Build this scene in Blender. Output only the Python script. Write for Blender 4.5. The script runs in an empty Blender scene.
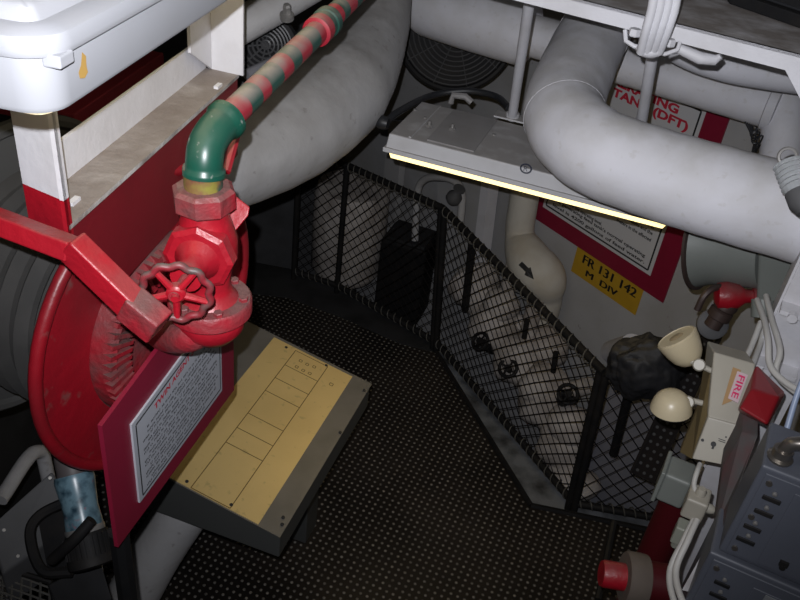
import bpy, bmesh, math, random
from mathutils import Vector, Matrix, noise
random.seed(7)
SC = bpy.context.scene
COL = SC.collection
PI = math.pi
# ------------------------------------------------------------------ camera model
F = 820.0; H = 3.0
UP = -Vector((-157, 1169, 820)).normalized()
FW = Vector((0, 0, 1)); FW = (FW - UP * FW.dot(UP)).normalized()
RT = FW.cross(UP)
if RT.x < 0: RT = -RT
CAM = Vector((0, 0, H))
def ray(x, y):
    v = Vector((x - 400, y - 300, F)) / F
    return Vector((v.dot(RT), v.dot(FW), v.dot(UP)))
def D(x, y, d): return CAM + ray(x, y) * d
def Zp(x, y, z):
    r = ray(x, y); return CAM + r * ((z - H) / r.z)
def PL(x, y, p, n):
    r = ray(x, y); return CAM + r * ((p - CAM).dot(n) / r.dot(n))
Z = Vector((0, 0, 1))
def V(*a): return Vector(a)
def hdg(deg): return Vector((math.sin(math.radians(deg)), math.cos(math.radians(deg)), 0))

# ------------------------------------------------------------------ materials
MATS = {}
def mat(name, col, rough=.55, metal=0., col2=None, nscale=6., namt=.5, bump=0., bscale=40., dust=None, dustamt=.7,
        emit=None, estr=0., fine=None, trans=0., spec=.5, dlo=.3, dhi=.6):
    if name in MATS: return MATS[name]
    m = bpy.data.materials.new(name); m.use_nodes = True
    nt = m.node_tree; N = nt.nodes; L = nt.links
    b = N['Principled BSDF']
    b.inputs['Roughness'].default_value = rough; b.inputs['Metallic'].default_value = metal
    b.inputs['Specular IOR Level'].default_value = spec
    if trans: b.inputs['Transmission Weight'].default_value = trans
    geo = N.new('ShaderNodeNewGeometry')
    out = None
    def rgb(c):
        n = N.new('ShaderNodeRGB'); n.outputs[0].default_value = (*c, 1); return n.outputs[0]
    out = rgb(col)
    def mix(a, bb, fac):
        n = N.new('ShaderNodeMix'); n.data_type = 'RGBA'
        L.new(fac, n.inputs[0]); L.new(a, n.inputs[6]); L.new(bb, n.inputs[7]); return n.outputs[2]
    def ramp(src, lo, hi, mx):
        n = N.new('ShaderNodeMapRange'); n.inputs[1].default_value = lo; n.inputs[2].default_value = hi
        n.inputs[3].default_value = 0; n.inputs[4].default_value = mx; L.new(src, n.inputs[0]); return n.outputs[0]
    def noisen(s, det=6):
        n = N.new('ShaderNodeTexNoise'); n.inputs['Scale'].default_value = s; n.inputs['Detail'].default_value = det
        L.new(geo.outputs['Position'], n.inputs['Vector']); return n.outputs[0]
    if col2 is not None:
        out = mix(out, rgb(col2), ramp(noisen(nscale), .42, .68, namt))
    if fine is not None:
        out = mix(out, rgb(fine[0]), ramp(noisen(fine[1], 3), fine[2], fine[2] + .08, fine[3]))
    if dust is not None:
        s = N.new('ShaderNodeSeparateXYZ'); L.new(geo.outputs['Normal'], s.inputs[0])
        r1 = ramp(s.outputs[2], .25, .95, 1)
        r2 = ramp(noisen(14), dlo, dhi, dustamt)
        mu = N.new('ShaderNodeMath'); mu.operation = 'MULTIPLY'; L.new(r1, mu.inputs[0]); L.new(r2, mu.inputs[1])
        out = mix(out, rgb(dust), mu.outputs[0])
    L.new(out, b.inputs['Base Color'])
    if bump:
        bn = N.new('ShaderNodeBump'); bn.inputs['Strength'].default_value = bump; bn.inputs['Distance'].default_value = .01
        L.new(noisen(bscale), bn.inputs['Height']); L.new(bn.outputs[0], b.inputs['Normal'])
    if emit is not None:
        b.inputs['Emission Color'].default_value = (*emit, 1); b.inputs['Emission Strength'].default_value = estr
    MATS[name] = m
    return m
DUST = (.30, .26, .24)
M = dict(
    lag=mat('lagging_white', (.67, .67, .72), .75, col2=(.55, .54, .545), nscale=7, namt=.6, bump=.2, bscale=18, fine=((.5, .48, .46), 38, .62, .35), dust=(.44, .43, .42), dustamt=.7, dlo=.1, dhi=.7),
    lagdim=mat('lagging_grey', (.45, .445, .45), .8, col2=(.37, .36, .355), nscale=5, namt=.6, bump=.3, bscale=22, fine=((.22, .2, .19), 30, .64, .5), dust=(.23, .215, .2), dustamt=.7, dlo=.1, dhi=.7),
    lagold=mat('lagging_aged', (.50, .46, .43), .85, col2=(.22, .19, .17), nscale=7, namt=.8, bump=.5, bscale=25),
    lagcream=mat('lagging_cream', (.56, .54, .49), .7, col2=(.44, .38, .29), nscale=6, namt=.6, bump=.2),
    white=mat('white_paint', (.66, .66, .70), .5, col2=(.5, .49, .5), nscale=8, namt=.5, bump=.1, bscale=60),
    whitedust=mat('white_paint_dusty', (.62, .62, .66), .6, col2=(.48, .46, .46), nscale=8, namt=.5, bump=.15, dust=(.22, .195, .18), dustamt=.95, dlo=.05, dhi=.55),
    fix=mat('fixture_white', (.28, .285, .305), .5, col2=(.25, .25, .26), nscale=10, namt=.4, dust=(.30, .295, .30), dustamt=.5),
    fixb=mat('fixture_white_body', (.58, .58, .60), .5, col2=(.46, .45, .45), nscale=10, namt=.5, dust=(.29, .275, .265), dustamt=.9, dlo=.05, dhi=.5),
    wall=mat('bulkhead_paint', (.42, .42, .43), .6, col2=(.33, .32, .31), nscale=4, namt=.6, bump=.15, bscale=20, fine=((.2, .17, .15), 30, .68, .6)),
    dark=mat('matte_dark', (.035, .035, .037), .85, spec=.15, col2=(.015, .015, .015), nscale=5, namt=.8),  # plain near-black, mottled darker by noise
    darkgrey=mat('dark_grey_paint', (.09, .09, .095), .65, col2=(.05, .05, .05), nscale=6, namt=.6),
    red=mat('red_paint', (.36, .007, .017), .4, col2=(.22, .006, .014), nscale=9, namt=.6, bump=.25, bscale=45, dust=(.16, .08, .075), dustamt=.6),
    reddust=mat('red_paint_dusty', (.30, .012, .022), .5, col2=(.13, .055, .055), nscale=16, namt=.8, bump=.4, bscale=60, dust=(.13, .085, .08), dustamt=.8),
    darkred=mat('dark_red_paint', (.17, .005, .012), .5, col2=(.11, .005, .009), nscale=7, namt=.5, bump=.1),
    reelred=mat('reel_red_paint', (.27, .006, .014), .4, col2=(.15, .012, .016), nscale=5, namt=.75, bump=.2, bscale=30, fine=((.15, .1, .09), 22, .66, .45)),
    maroon=mat('maroon_board', (.24, .010, .035), .45, col2=(.19, .008, .026), nscale=10, namt=.4),
    paper=mat('sign_paper', (.60, .60, .62), .5),
    papercool=mat('sign_paper_cool', (.45, .47, .52), .5),
    ink=mat('black_ink', (.02, .02, .022), .6),
    redink=mat('red_ink', (.55, .02, .05), .6),
    yellow=mat('yellow_sign', (.50, .30, .02), .5, col2=(.42, .24, .02), nscale=12, namt=.4),
    green=mat('green_paint', (.006, .065, .042), .35, col2=(.01, .05, .035), nscale=20, namt=.5, fine=((.3, .3, .28), 60, .68, .8), dust=(.11, .12, .105), dustamt=.45),
    greend=mat('green_paint_dusty', (.008, .055, .04), .5, col2=(.02, .05, .04), dust=(.23, .205, .19), dustamt=.95),
    redd=mat('red_band_dusty', (.28, .012, .025), .5, dust=(.24, .2, .19), dustamt=.95),
    black=mat('black_paint', (.012, .012, .013), .6, spec=.2, col2=(.025, .022, .02), nscale=12, namt=.6),
    wire=mat('black_mesh_wire', (.013, .011, .011), .85, spec=.08),
    lacing=mat('lacing_wire', (.10, .095, .085), .6),
    brass=mat('brass_sheet', (.78, .58, .25), .4, metal=.25, col2=(.66, .48, .20), nscale=5, namt=.5, fine=((.36, .30, .13), 35, .62, .35)),
    engr=mat('engraved_line', (.16, .09, .02), .6),
    steel=mat('steel_sheet', (.19, .18, .165), .45, metal=.3, col2=(.13, .125, .11), nscale=9, namt=.6),
    desk=mat('desk_grey', (.075, .078, .076), .5),
    bolt=mat('bolt_metal', (.35, .34, .33), .4, metal=.6),
    glow=mat('tube_glow', (.9, .8, .5), .4, emit=(1., .74, .30), estr=2.0),
    glowl=mat('diffuser_glow', (.9, .85, .7), .4, emit=(1., .84, .52), estr=1.3),
    cable=mat('black_rubber', (.02, .021, .024), .45),
    cablew=mat('white_cable', (.50, .49, .47), .5, col2=(.36, .35, .33), nscale=12),
    cream=mat('cream_plastic', (.50, .43, .29), .35, col2=(.42, .34, .21), nscale=8, namt=.4),
    creambox=mat('cream_enamel', (.38, .355, .30), .45, col2=(.31, .29, .245), nscale=10, namt=.4),
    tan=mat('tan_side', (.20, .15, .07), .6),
    bluegrey=mat('blue_grey_enamel', (.092, .10, .125), .45, col2=(.075, .082, .104), nscale=8, namt=.5),
    greengrey=mat('grey_green_enamel', (.19, .205, .19), .5, col2=(.16, .172, .16), nscale=7, namt=.5),
    alarm=mat('alarm_red', (.24, .008, .014), .4, col2=(.19, .007, .011), nscale=8),
    pinktag=mat('tag_plate', (.55, .42, .45), .5),
    pinkink=mat('tag_ink', (.60, .02, .12), .5),
    brown=mat('brown_brass', (.06, .04, .035), .5, metal=.3),
    tapeblue=mat('blue_streaked_tape', (.13, .22, .27), .3, col2=(.012, .035, .055), nscale=40, namt=1., fine=((.4, .03, .05), 22, .60, .9)),
    clear=mat('clear_glass', (.75, .78, .8), .12, trans=.6),
    gasket=mat('gasket_tan', (.13, .105, .085), .8, col2=(.09, .07, .06), nscale=10),
    ochre=mat('peeled_spot', (.33, .20, .05), .6),
    bundle=mat('black_sheeting', (.018, .018, .02), .55, spec=.25, col2=(.03, .03, .032), nscale=10, bump=.4, bscale=14),
    ledge=mat('ledge_paint', (.19, .20, .215), .7, col2=(.03, .03, .03), nscale=7, namt=1., bump=.2),
    handle=mat('worn_metal', (.22, .2, .18), .3, metal=.8),
)
def floor_mat():
    m = bpy.data.materials.new('perforated_tread'); m.use_nodes = True
    nt = m.node_tree; N = nt.nodes; L = nt.links; b = N['Principled BSDF']
    b.inputs['Roughness'].default_value = .42
    geo = N.new('ShaderNodeNewGeometry')
    mp = N.new('ShaderNodeMapping'); mp.inputs['Rotation'].default_value = (0, 0, math.radians(20))
    s = 1 / .031
    mp.inputs['Scale'].default_value = (s, s, s)
    L.new(geo.outputs['Position'], mp.inputs[0])
    sx = N.new('ShaderNodeSeparateXYZ'); L.new(mp.outputs[0], sx.inputs[0])
    def mth(op, a, bb=None):
        n = N.new('ShaderNodeMath'); n.operation = op
        for i, q in enumerate((a, bb)):
            if q is None: continue
            if isinstance(q, (int, float)): n.inputs[i].default_value = q
            else: L.new(q, n.inputs[i])
        return n.outputs[0]
    fx = mth('SUBTRACT', mth('FRACT', sx.outputs[0]), .5); fy = mth('SUBTRACT', mth('FRACT', sx.outputs[1]), .5)
    d = mth('SQRT', mth('ADD', mth('MULTIPLY', fx, fx), mth('MULTIPLY', fy, fy)))
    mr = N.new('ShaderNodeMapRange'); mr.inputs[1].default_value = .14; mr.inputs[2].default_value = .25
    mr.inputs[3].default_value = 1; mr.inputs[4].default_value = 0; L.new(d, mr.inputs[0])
    nz = N.new('ShaderNodeTexNoise'); nz.inputs['Scale'].default_value = 2.2; nz.inputs['Detail'].default_value = 7
    L.new(geo.outputs['Position'], nz.inputs['Vector'])
    nr = N.new('ShaderNodeMapRange'); nr.inputs[1].default_value = .3; nr.inputs[2].default_value = .7; L.new(nz.outputs[0], nr.inputs[0])
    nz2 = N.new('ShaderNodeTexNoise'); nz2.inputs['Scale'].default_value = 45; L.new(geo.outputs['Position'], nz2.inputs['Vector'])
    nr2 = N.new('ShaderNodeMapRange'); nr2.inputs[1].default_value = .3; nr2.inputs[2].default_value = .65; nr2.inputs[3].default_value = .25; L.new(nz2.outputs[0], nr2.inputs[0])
    mx = N.new('ShaderNodeMix'); mx.data_type = 'RGBA'
    mx.inputs[6].default_value = (.010, .008, .007, 1); mx.inputs[7].default_value = (.030, .024, .020, 1); L.new(nr.outputs[0], mx.inputs[0])
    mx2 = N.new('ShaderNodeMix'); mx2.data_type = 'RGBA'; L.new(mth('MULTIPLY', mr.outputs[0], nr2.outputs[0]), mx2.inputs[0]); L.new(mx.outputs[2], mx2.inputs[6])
    mx2.inputs[7].default_value = (.30, .28, .25, 1)  # pale raised dots, their glints painted into the base colour
    L.new(mx2.outputs[2], b.inputs['Base Color'])
    bn = N.new('ShaderNodeBump'); bn.inputs['Strength'].default_value = .6; bn.inputs['Distance'].default_value = .004
    L.new(mr.outputs[0], bn.inputs['Height']); L.new(bn.outputs[0], b.inputs['Normal'])
    return m
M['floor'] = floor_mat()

# ------------------------------------------------------------------ mesh building
def frame(t):
    t = t.normalized()
    a = Vector((0, 0, 1)) if abs(t.z) < .9 else Vector((1, 0, 0))
    u = t.cross(a).normalized(); return u, t.cross(u).normalized()
class MB:
    def __init__(s): s.v = []; s.f = []; s.mi = []; s.cur = 0
    def add(s, vs, fs):
        o = len(s.v); s.v += [Vector(p) for p in vs]
        for f in fs: s.f.append([i + o for i in f]); s.mi.append(s.cur)
        return s
    def hexa(s, p):   # 4 bottom, 4 top
        return s.add(p, [(3, 2, 1, 0), (4, 5, 6, 7), (0, 1, 5, 4), (1, 2, 6, 5), (2, 3, 7, 6), (3, 0, 4, 7)])
    def box(s, c, U, W, N):   # half vectors
        c = Vector(c)
        return s.hexa([c - U - W - N, c + U - W - N, c + U + W - N, c - U + W - N, c - U - W + N, c + U - W + N, c + U + W + N, c - U + W + N])
    def prism(s, pts, ex):
        n = len(pts); pts = [Vector(p) for p in pts]
        return s.add(pts + [p + ex for p in pts], [list(range(n))[::-1], list(range(n, 2 * n))] + [(i, (i + 1) % n, (i + 1) % n + n, i + n) for i in range(n)])
    def poly(s, pts): return s.add(pts, [list(range(len(pts)))])
    def tube(s, pts, r, n=12, caps=True, closed=False):
        pts = [Vector(p) for p in pts]; k = len(pts)
        rr = r if isinstance(r, (list, tuple)) else [r] * k
        tg = []
        for i in range(k):
            a = pts[(i - 1) % k] if (closed or i > 0) else pts[i]; b = pts[(i + 1) % k] if (closed or i < k - 1) else pts[i]
            tg.append((b - a).normalized())
        u, w = frame(tg[0]); vs = []
        for i in range(k):
            u = (u - tg[i] * u.dot(tg[i])).normalized(); w = tg[i].cross(u)
            for j in range(n):
                a = 2 * PI * j / n; vs.append(pts[i] + (u * math.cos(a) + w * math.sin(a)) * rr[i])
        fs = []
        for i in range(k if closed else k - 1):
            i2 = (i + 1) % k
            for j in range(n): fs.append((i * n + j, i * n + (j + 1) % n, i2 * n + (j + 1) % n, i2 * n + j))
        if caps and not closed: fs += [list(range(n))[::-1], list(range((k - 1) * n, k * n))]
        return s.add(vs, fs)
    def cyl(s, a, b, r, r2=None, n=20): return s.tube([a, b], [r, r if r2 is None else r2], n)
    def lathe(s, o, ax, prof, n=28):   # prof: (radius, height)
        ax = Vector(ax).normalized(); u, w = frame(ax); vs = []; o = Vector(o)
        for r, h in prof:
            for j in range(n):
                a = 2 * PI * j / n; vs.append(o + ax * h + (u * math.cos(a) + w * math.sin(a)) * max(r, 1e-4))
        fs = []
        for i in range(len(prof) - 1):
            for j in range(n): fs.append((i * n + j, i * n + (j + 1) % n, (i + 1) * n + (j + 1) % n, (i + 1) * n + j))
        fs += [list(range(n))[::-1], list(range((len(prof) - 1) * n, len(prof) * n))]
        return s.add(vs, fs)
    def torus(s, c, ax, R, r, n=36, m=8, wave=0, k=0):
        ax = Vector(ax).normalized(); u, w = frame(ax)
        pts = [Vector(c) + (u * math.cos(a) + w * math.sin(a)) * (R * (1 + wave * math.cos(k * a))) for a in [2 * PI * i / n for i in range(n)]]
        return s.tube(pts, r, m, closed=True)
    def ball(s, c, r, n=14, squash=(1, 1, 1)):
        c = Vector(c); vs = []; fs = []; m = n // 2
        for i in range(m + 1):
            th = PI * i / m
            for j in range(n):
                a = 2 * PI * j / n
                vs.append(c + Vector((math.sin(th) * math.cos(a) * squash[0], math.sin(th) * math.sin(a) * squash[1], math.cos(th) * squash[2])) * r)
        for i in range(m):
            for j in range(n): fs.append((i * n + j, i * n + (j + 1) % n, (i + 1) * n + (j + 1) % n, (i + 1) * n + j))
        return s.add(vs, fs)
    def build(s, name, ms, parent=None, smooth=False, bevel=0., origin=None, subsurf=0, disp=None):
        if not isinstance(ms, (list, tuple)): ms = [ms]
        if origin is None:
            lo = [min(p[i] for p in s.v) for i in range(3)]; hi = [max(p[i] for p in s.v) for i in range(3)]
            origin = Vector(((lo[0] + hi[0]) / 2, (lo[1] + hi[1]) / 2, lo[2]))
        me = bpy.data.meshes.new(name); me.from_pydata([p - origin for p in s.v], [], s.f)
        for mm in ms: me.materials.append(mm)
        for p, i in zip(me.polygons, s.mi): p.material_index = i; p.use_smooth = bool(smooth)
        bm = bmesh.new(); bm.from_mesh(me)
        bmesh.ops.remove_doubles(bm, verts=bm.verts, dist=1e-6)
        bmesh.ops.recalc_face_normals(bm, faces=bm.faces); bm.to_mesh(me); bm.free()
        if smooth:
            try: me.set_sharp_from_angle(angle=math.radians(42))
            except Exception: pass
        o = bpy.data.objects.new(name, me); COL.objects.link(o)
        if parent is not None:
            o.parent = parent; o.location = origin - WL(parent)
        else: o.location = origin
        if bevel:
            b = o.modifiers.new('bevel', 'BEVEL'); b.width = bevel; b.segments = 3; b.limit_method = 'ANGLE'
        if subsurf:
            b = o.modifiers.new('sub', 'SUBSURF'); b.levels = subsurf; b.render_levels = subsurf
        return o
def WL(o):
    v = Vector(o.location)
    while o.parent is not None: o = o.parent; v = v + Vector(o.location)
    return v
def tag(o, label, cat, group=None, kind=None):
    o['label'] = label; o['category'] = cat
    if group: o['group'] = group
    if kind: o['kind'] = kind
    return o
def thing(name, loc, label, cat, group=None):
    o = bpy.data.objects.new(name, None); COL.objects.link(o); o.location = loc; o.empty_display_size = .05
    return tag(o, label, cat, group)
def struct(o): o['kind'] = 'structure'; return o
def copy_tree(o, parent=None):
    c = o.copy(); COL.objects.link(c)
    if parent is not None: c.parent = parent
    for ch in [x for x in list(COL.objects) if x.parent == o]: copy_tree(ch, c)
    return c
def smooth_path(pts, k=8):
    P = [Vector(p) for p in pts]; out = []
    for i in range(len(P) - 1):
        p0 = P[i - 1] if i else P[0] * 2 - P[1]; p1 = P[i]; p2 = P[i + 1]; p3 = P[i + 2] if i + 2 < len(P) else P[-1] * 2 - P[-2]
        for j in range(k):
            t = j / k
            out.append(.5 * ((2 * p1) + (p2 - p0) * t + (2 * p0 - 5 * p1 + 4 * p2 - p3) * t * t + (3 * p1 - p0 - 3 * p2 + p3) * t ** 3))
    out.append(P[-1]); return out
def lerp(a, b, t): return a + (b - a) * t
def text_into(mb, body, o, U, W, h, width=None, align='l', bold=.0, cap=.70):
    cu = bpy.data.curves.new('t', 'FONT'); cu.body = body; cu.size = 1; cu.offset = bold; cu.resolution_u = 3
    ob = bpy.data.objects.new('t', cu); COL.objects.link(ob)
    dg = bpy.context.evaluated_depsgraph_get(); ev = ob.evaluated_get(dg); me = ev.to_mesh()
    vs = [Vector(v.co) for v in me.vertices]; fs = [list(p.vertices) for p in me.polygons]
    ev.to_mesh_clear(); bpy.data.objects.remove(ob); bpy.data.curves.remove(cu)
    x0 = min(v.x for v in vs); x1 = max(v.x for v in vs)
    sy = h / cap; sx = sy if width is None else width / (x1 - x0)
    off = {'l': -x0 * sx, 'r': -x1 * sx, 'c': -(x0 + x1) / 2 * sx}[align]
    mb.add([o + U * (v.x * sx + off) + W * (v.y * sy) for v in vs], fs)
def strip(mb, a, b, w, n):   # flat line on a plane with normal n
    a = Vector(a); b = Vector(b); t = (b - a).normalized(); s = t.cross(n).normalized() * (w / 2)
    mb.poly([a - s, b - s, b + s, a + s])

A3 = V(.124, .992, 0).normalized(); N3 = V(.992, -.124, 0).normalized()   # left gear: along, out
WN = V(.762, .648, 0).normalized(); WU = V(.648, -.762, 0).normalized()   # sign bulkhead: normal away, text direction
LD = V(.962, -.272, 0).normalized(); LW = V(.272, .962, 0).normalized()   # lamp / beam direction

# ================================================================== SETTING
WS = 3.2
def wp(x, y, s=WS): return PL(x, y, WN * s, WN)
def wall_slab(name, a, b, z0, z1, m, th=.05, out=None):
    a = Vector(a); b = Vector(b); t = (b - a).normalized(); n = out if out is not None else V(-t.y, t.x, 0)
    mb = MB(); mb.prism([V(a.x, a.y, z0), V(b.x, b.y, z0), V(b.x, b.y, z1), V(a.x, a.y, z1)], n * th)
    return struct(mb.build(name, m))
w0 = WN * WS - WU * 4.6; w1 = WN * WS + WU * 2.3
wall_slab('wall_right', w0, w1, -1.2, 3.9, M['wall'], .06, WN)
wall_slab('wall_back', (-3.1, w0.y, 0), (w0.x, w0.y, 0), -1.2, 3.9, M['darkgrey'], .06, V(0, 1, 0))  # dark grey here stands in for the duct's shadow on the wall
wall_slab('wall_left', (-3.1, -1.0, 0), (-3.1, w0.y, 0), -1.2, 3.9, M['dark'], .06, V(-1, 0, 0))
mb = MB(); mb.box((0, 2.2, -1.23), V(3.2, 0, 0), V(0, 4.2, 0), V(0, 0, .03)); struct(mb.build('trim_1', M['dark']))
mb = MB(); mb.box((0, 2.2, 3.93), V(3.2, 0, 0), V(0, 4.2, 0), V(0, 0, .03)); struct(mb.build('ceiling', M['darkgrey']))
FP = [V(-2.6, -.9, 0), V(2.3, -.9, 0), Zp(720, 545, 0), Zp(531, 506, 0), Zp(437, 353, 0), Zp(400, 344, 0), Zp(340, 317, 0), Zp(288, 298, 0), V(-2.6, 4.1, 0)]
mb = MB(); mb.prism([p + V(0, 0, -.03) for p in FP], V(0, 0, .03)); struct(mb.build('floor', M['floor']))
bpl = [V(-2.6, 4.1, -.012), Zp(288, 297, -.012), Zp(340, 316, -.012), Zp(400, 343, -.012), Zp(437, 352, -.012), V(Zp(436, 344, 0).x, Zp(436, 344, 0).y + .06, -.012), V(Zp(337, 287, 0).x, Zp(337, 287, 0).y + .06, -.012), V(Zp(288, 272, 0).x, Zp(288, 272, 0).y + .06, -.012), V(-2.6, 4.7, -.012)]
mb = MB(); mb.prism(bpl, Z * -.03); struct(mb.build('trim_5', M['dark']))
# dark edge bar around the tread and the painted ledge outside it
e = [Zp(437, 353, 0), Zp(531, 506, 0), Zp(720, 545, 0)]
mb = MB()
for a, b in zip(e, e[1:]): mb.tube([a + V(0, 0, .004), b + V(0, 0, .004)], .014, 6)
struct(mb.build('trim_2', M['black']))
f_l = Zp(293, 273, .03); f_a = Zp(337, 287, .03); f_b = Zp(436, 344, .03); f_c = Zp(573, 505, .03); f_d = Zp(712, 541, .03)
f_d = f_c + (V(1, -.06, 0).normalized()) * .72
n2 = (f_c - f_b).cross(Z).normalized(); n2 = n2 if n2.dot(WN) > 0 else -n2
mb = MB(); mb.prism([V(p.x, p.y, -.09) for p in (e[0], e[1], e[2], f_d + n2 * .06, f_c + n2 * .07, f_b + n2 * .05)], V(0, 0, .07)); struct(mb.build('trim_3', M['ledge']))

# ================================================================== GUARD FENCE
FH = .86
def fence(a, b, a2, b2, label, posts, struts, seed=0, dw=.070, dh=.072):
    a = V(a.x, a.y, .045); b = V(b.x, b.y, .045); L = (b - a).length; U = (b - a).normalized(); nn = U.cross(Z)
    if nn.dot(CAM - a) < 0: nn = -nn
    h = ((a2 - a).length + (b2 - b).length) / 2
    def Q(u, v): return lerp(lerp(a, b, u / L), lerp(a2, b2, u / L), v / h)
    t = thing('guard_fence', V(lerp(a, b, .5).x, lerp(a, b, .5).y, 0), label, 'fence', 'black wire guard fence panels')
    for nm, v_ in (('top_rail', h), ('bottom_rail', 0)):
        m = MB(); m.tube([Q(0, v_), Q(L, v_)], .019, 10); m.build(nm, M['black'], t, True)
    for p in posts:
        c = Q(p * L, 0); d = Q(p * L, h); m = MB(); m.tube([c - Z * .09, d], .018, 10); m.build('post', M['black'], t, True)
    for p, q in struts:
        c = Q(p * L, h * .38) - nn * .07; d = Q(q * L, h * .93) - nn * .02
        m = MB(); m.tube([d, c], .021, 8); m.build('strut', M['black'], t, True)
    m = MB(); k0 = -int(h / dh) - 2; k1 = int(L / dw + h / dh) + 2
    for k in range(k0, k1):
        for sg in (1, -1):
            (u0, v0), (u1, v1) = [(dw * (k - sg * v_ / dh), v_) for v_ in (0, h)]
            du = u1 - u0; ta, tb = (0 - u0) / du, (L - u0) / du
            lo = max(0, min(ta, tb)); hi = min(1, max(ta, tb))
            if hi - lo < .01: continue
            q = []
            for tt in (lo, (lo + hi) / 2, hi):
                u = u0 + du * tt; v_ = v0 + (v1 - v0) * tt
                q.append(Q(u, v_) + nn * (noise.noise(V(u * 3 + seed, v_ * 3, 1)) * .012))
            m.tube(q, .0026, 4, caps=False)
    m.build('wire_mesh', M['wire'], t)
    for v_, dz in ((0, .006), (h, -.006)):
        m = MB(); n = int(L / .052); pts = []
        for i in range(n * 10):
            th = 2 * PI * i / 10; pts.append(Q(.02 + (L - .04) * i / (n * 10), v_) + nn * math.sin(th) * .024 + Z * (math.cos(th) * .026 + dz))
        m.tube(pts, .0032, 5); m.build('lacing_wire', M['lacing'], t, True)
    return t
t_l = Zp(300, 152, .90); t_a = Zp(347, 165, .885); t_b = Zp(443, 208, .93); t_c = Zp(604, 372, .885)
nd_ = (f_d - f_c).cross(Z).normalized(); t_d = PL(716, 424, f_d, nd_)
t_l = V(f_l.x, f_l.y, .9)
fence(f_l, f_a, t_l, t_a, 'short far end panel of black wire fence beside the grey tank', [0.02], [], 3)
fence(f_a, f_b, t_a, t_b, 'far black wire fence panel in front of the grey lagged tank', [0, .98], [], 5)
fence(f_b, f_c, t_b, t_c, 'long middle black wire fence panel in front of the lagged valves', [0.01, .985], [(.13, .2)], 9)
fence(f_c, f_d, t_c, t_d, 'near black wire fence panel below the twin lamp heads', [.02], [(.22, .24)], 12, .086, .084)

# ================================================================== LEFT GEAR: frame, lamp, reel
SD = 1.25
p0 = D(69, 226, SD); zs = p0.z
o_f = -p0.dot(N3)                                   # shelf front edge offset
pb = Zp(64, 182, zs)
SW = (p0 - pb).dot(N3)                              # shelf depth
pe = Zp(245, 105, zs)
SL = (Zp(212, 69, zs) - p0).dot(A3)
fr = thing('support_frame', p0 + V(0, 0, -.3), 'white angle iron frame with dusty shelf and red painted foot, left side', 'frame')
B = p0 - N3 * SW
mb = MB(); mb.prism([p0, p0 + A3 * SL, B + A3 * SL, pb], Z * -.008); mb.build('shelf', mat('shelf_dusty', (.5, .48, .47), .8, col2=(.17, .14, .125), nscale=9, namt=1., bump=.3, bscale=60, fine=((.6, .58, .55), 75, .66, .8), dust=(.19, .16, .145), dustamt=.85, dlo=-.2, dhi=.5), fr)
mb = MB(); mb.prism([pb, B + A3 * SL, B + A3 * SL + Z * .07, pb + Z * .07], -N3 * .007); mb.build('shelf_back', M['white'], fr)
# chip of white paint lying on the shelf
for px, py in ((74, 201), (218, 86)):
    c = Zp(px, py, zs + .003); mb = MB(); mb.box(c, A3 * .012, N3 * .005, Z * .003); o = mb.build('paint_chip', M['white'])
    tag(o, 'small white paint chip on dusty shelf by the ' + ('left post' if px < 100 else 'right post'), 'paint chip', 'paint chips on the shelf')
# left post
pA = D(28, 215, SD); pA.z = zs - .01; pA = Zp(28, 215, zs - .01)
pBp = p0 - A3 * .004
ztop = 2.672
mb = MB(); hh = zs + .045
wv = pA - pBp; wv.z = 0
mb.prism([V(pBp.x, pBp.y, hh), V(pBp.x, pBp.y, ztop), V(pBp.x, pBp.y, ztop) + wv, V(pBp.x, pBp.y, hh) + wv], A3 * .008)
mb.prism([V(pBp.x, pBp.y, hh), V(pBp.x, pBp.y, ztop), V(pBp.x, pBp.y, ztop) + A3 * .014, V(pBp.x, pBp.y, hh) + A3 * .014], -N3 * .007)
post = mb.build('post', M['white'], fr)
mb = MB()
zb_ = zs - .02
mb.prism([V(pBp.x, pBp.y, zb_), V(pBp.x, pBp.y, hh), V(pBp.x, pBp.y, hh) + wv, V(pBp.x, pBp.y, zb_) + wv], A3 * .0085 - A3 * .0005)
mb.prism([V(pBp.x, pBp.y, zb_), V(pBp.x, pBp.y, hh), V(pBp.x, pBp.y, hh) + A3 * .014, V(pBp.x, pBp.y, zb_) + A3 * .014], -N3 * .007)
r_ = mb.build('painted_foot', M['red'], post); r_['label'] = 'red painted foot'
# right post (angle)
q = Zp(212, 69, zs); q2 = Zp(243, 76, zs)
rw = (q2 - q); rw.z = 0
mb = MB(); mb.prism([q, q + Z * (ztop - zs + .5), q + rw + Z * (ztop - zs + .5), q + rw], A3 * .007)
q3 = q - A3 * .11
mb.prism([q3 + Z * .07, q + Z * .0, q + Z * (ztop - zs + .5), q3 + Z * (ztop - zs + .5)], -N3 * .007); mb.build('post', M['white'], fr)
# red apron under shelf
mb = MB(); mb.prism([p0 - N3 * .004 + Z * -.008, p0 - N3 * .004 + A3 * SL + Z * -.008, p0 + A3 * SL - N3 * .004 + Z * -.2, p0 - N3 * .004 + Z * -.2 + A3 * .16, p0 - N3 * .004 + Z * -.10 + A3 * .01], -N3 * .006)
mb.build('apron_plate', M['darkred'], fr)['label'] = 'dark red apron plate'
# red strap behind elbow
mb = MB(); a = D(243, 110, 1.5); b = D(226, 172, 1.45); mb.tube([a, b], .008, 6); mb.build('tie_bar', M['red'], fr)['label'] = 'red tie bar'
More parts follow.
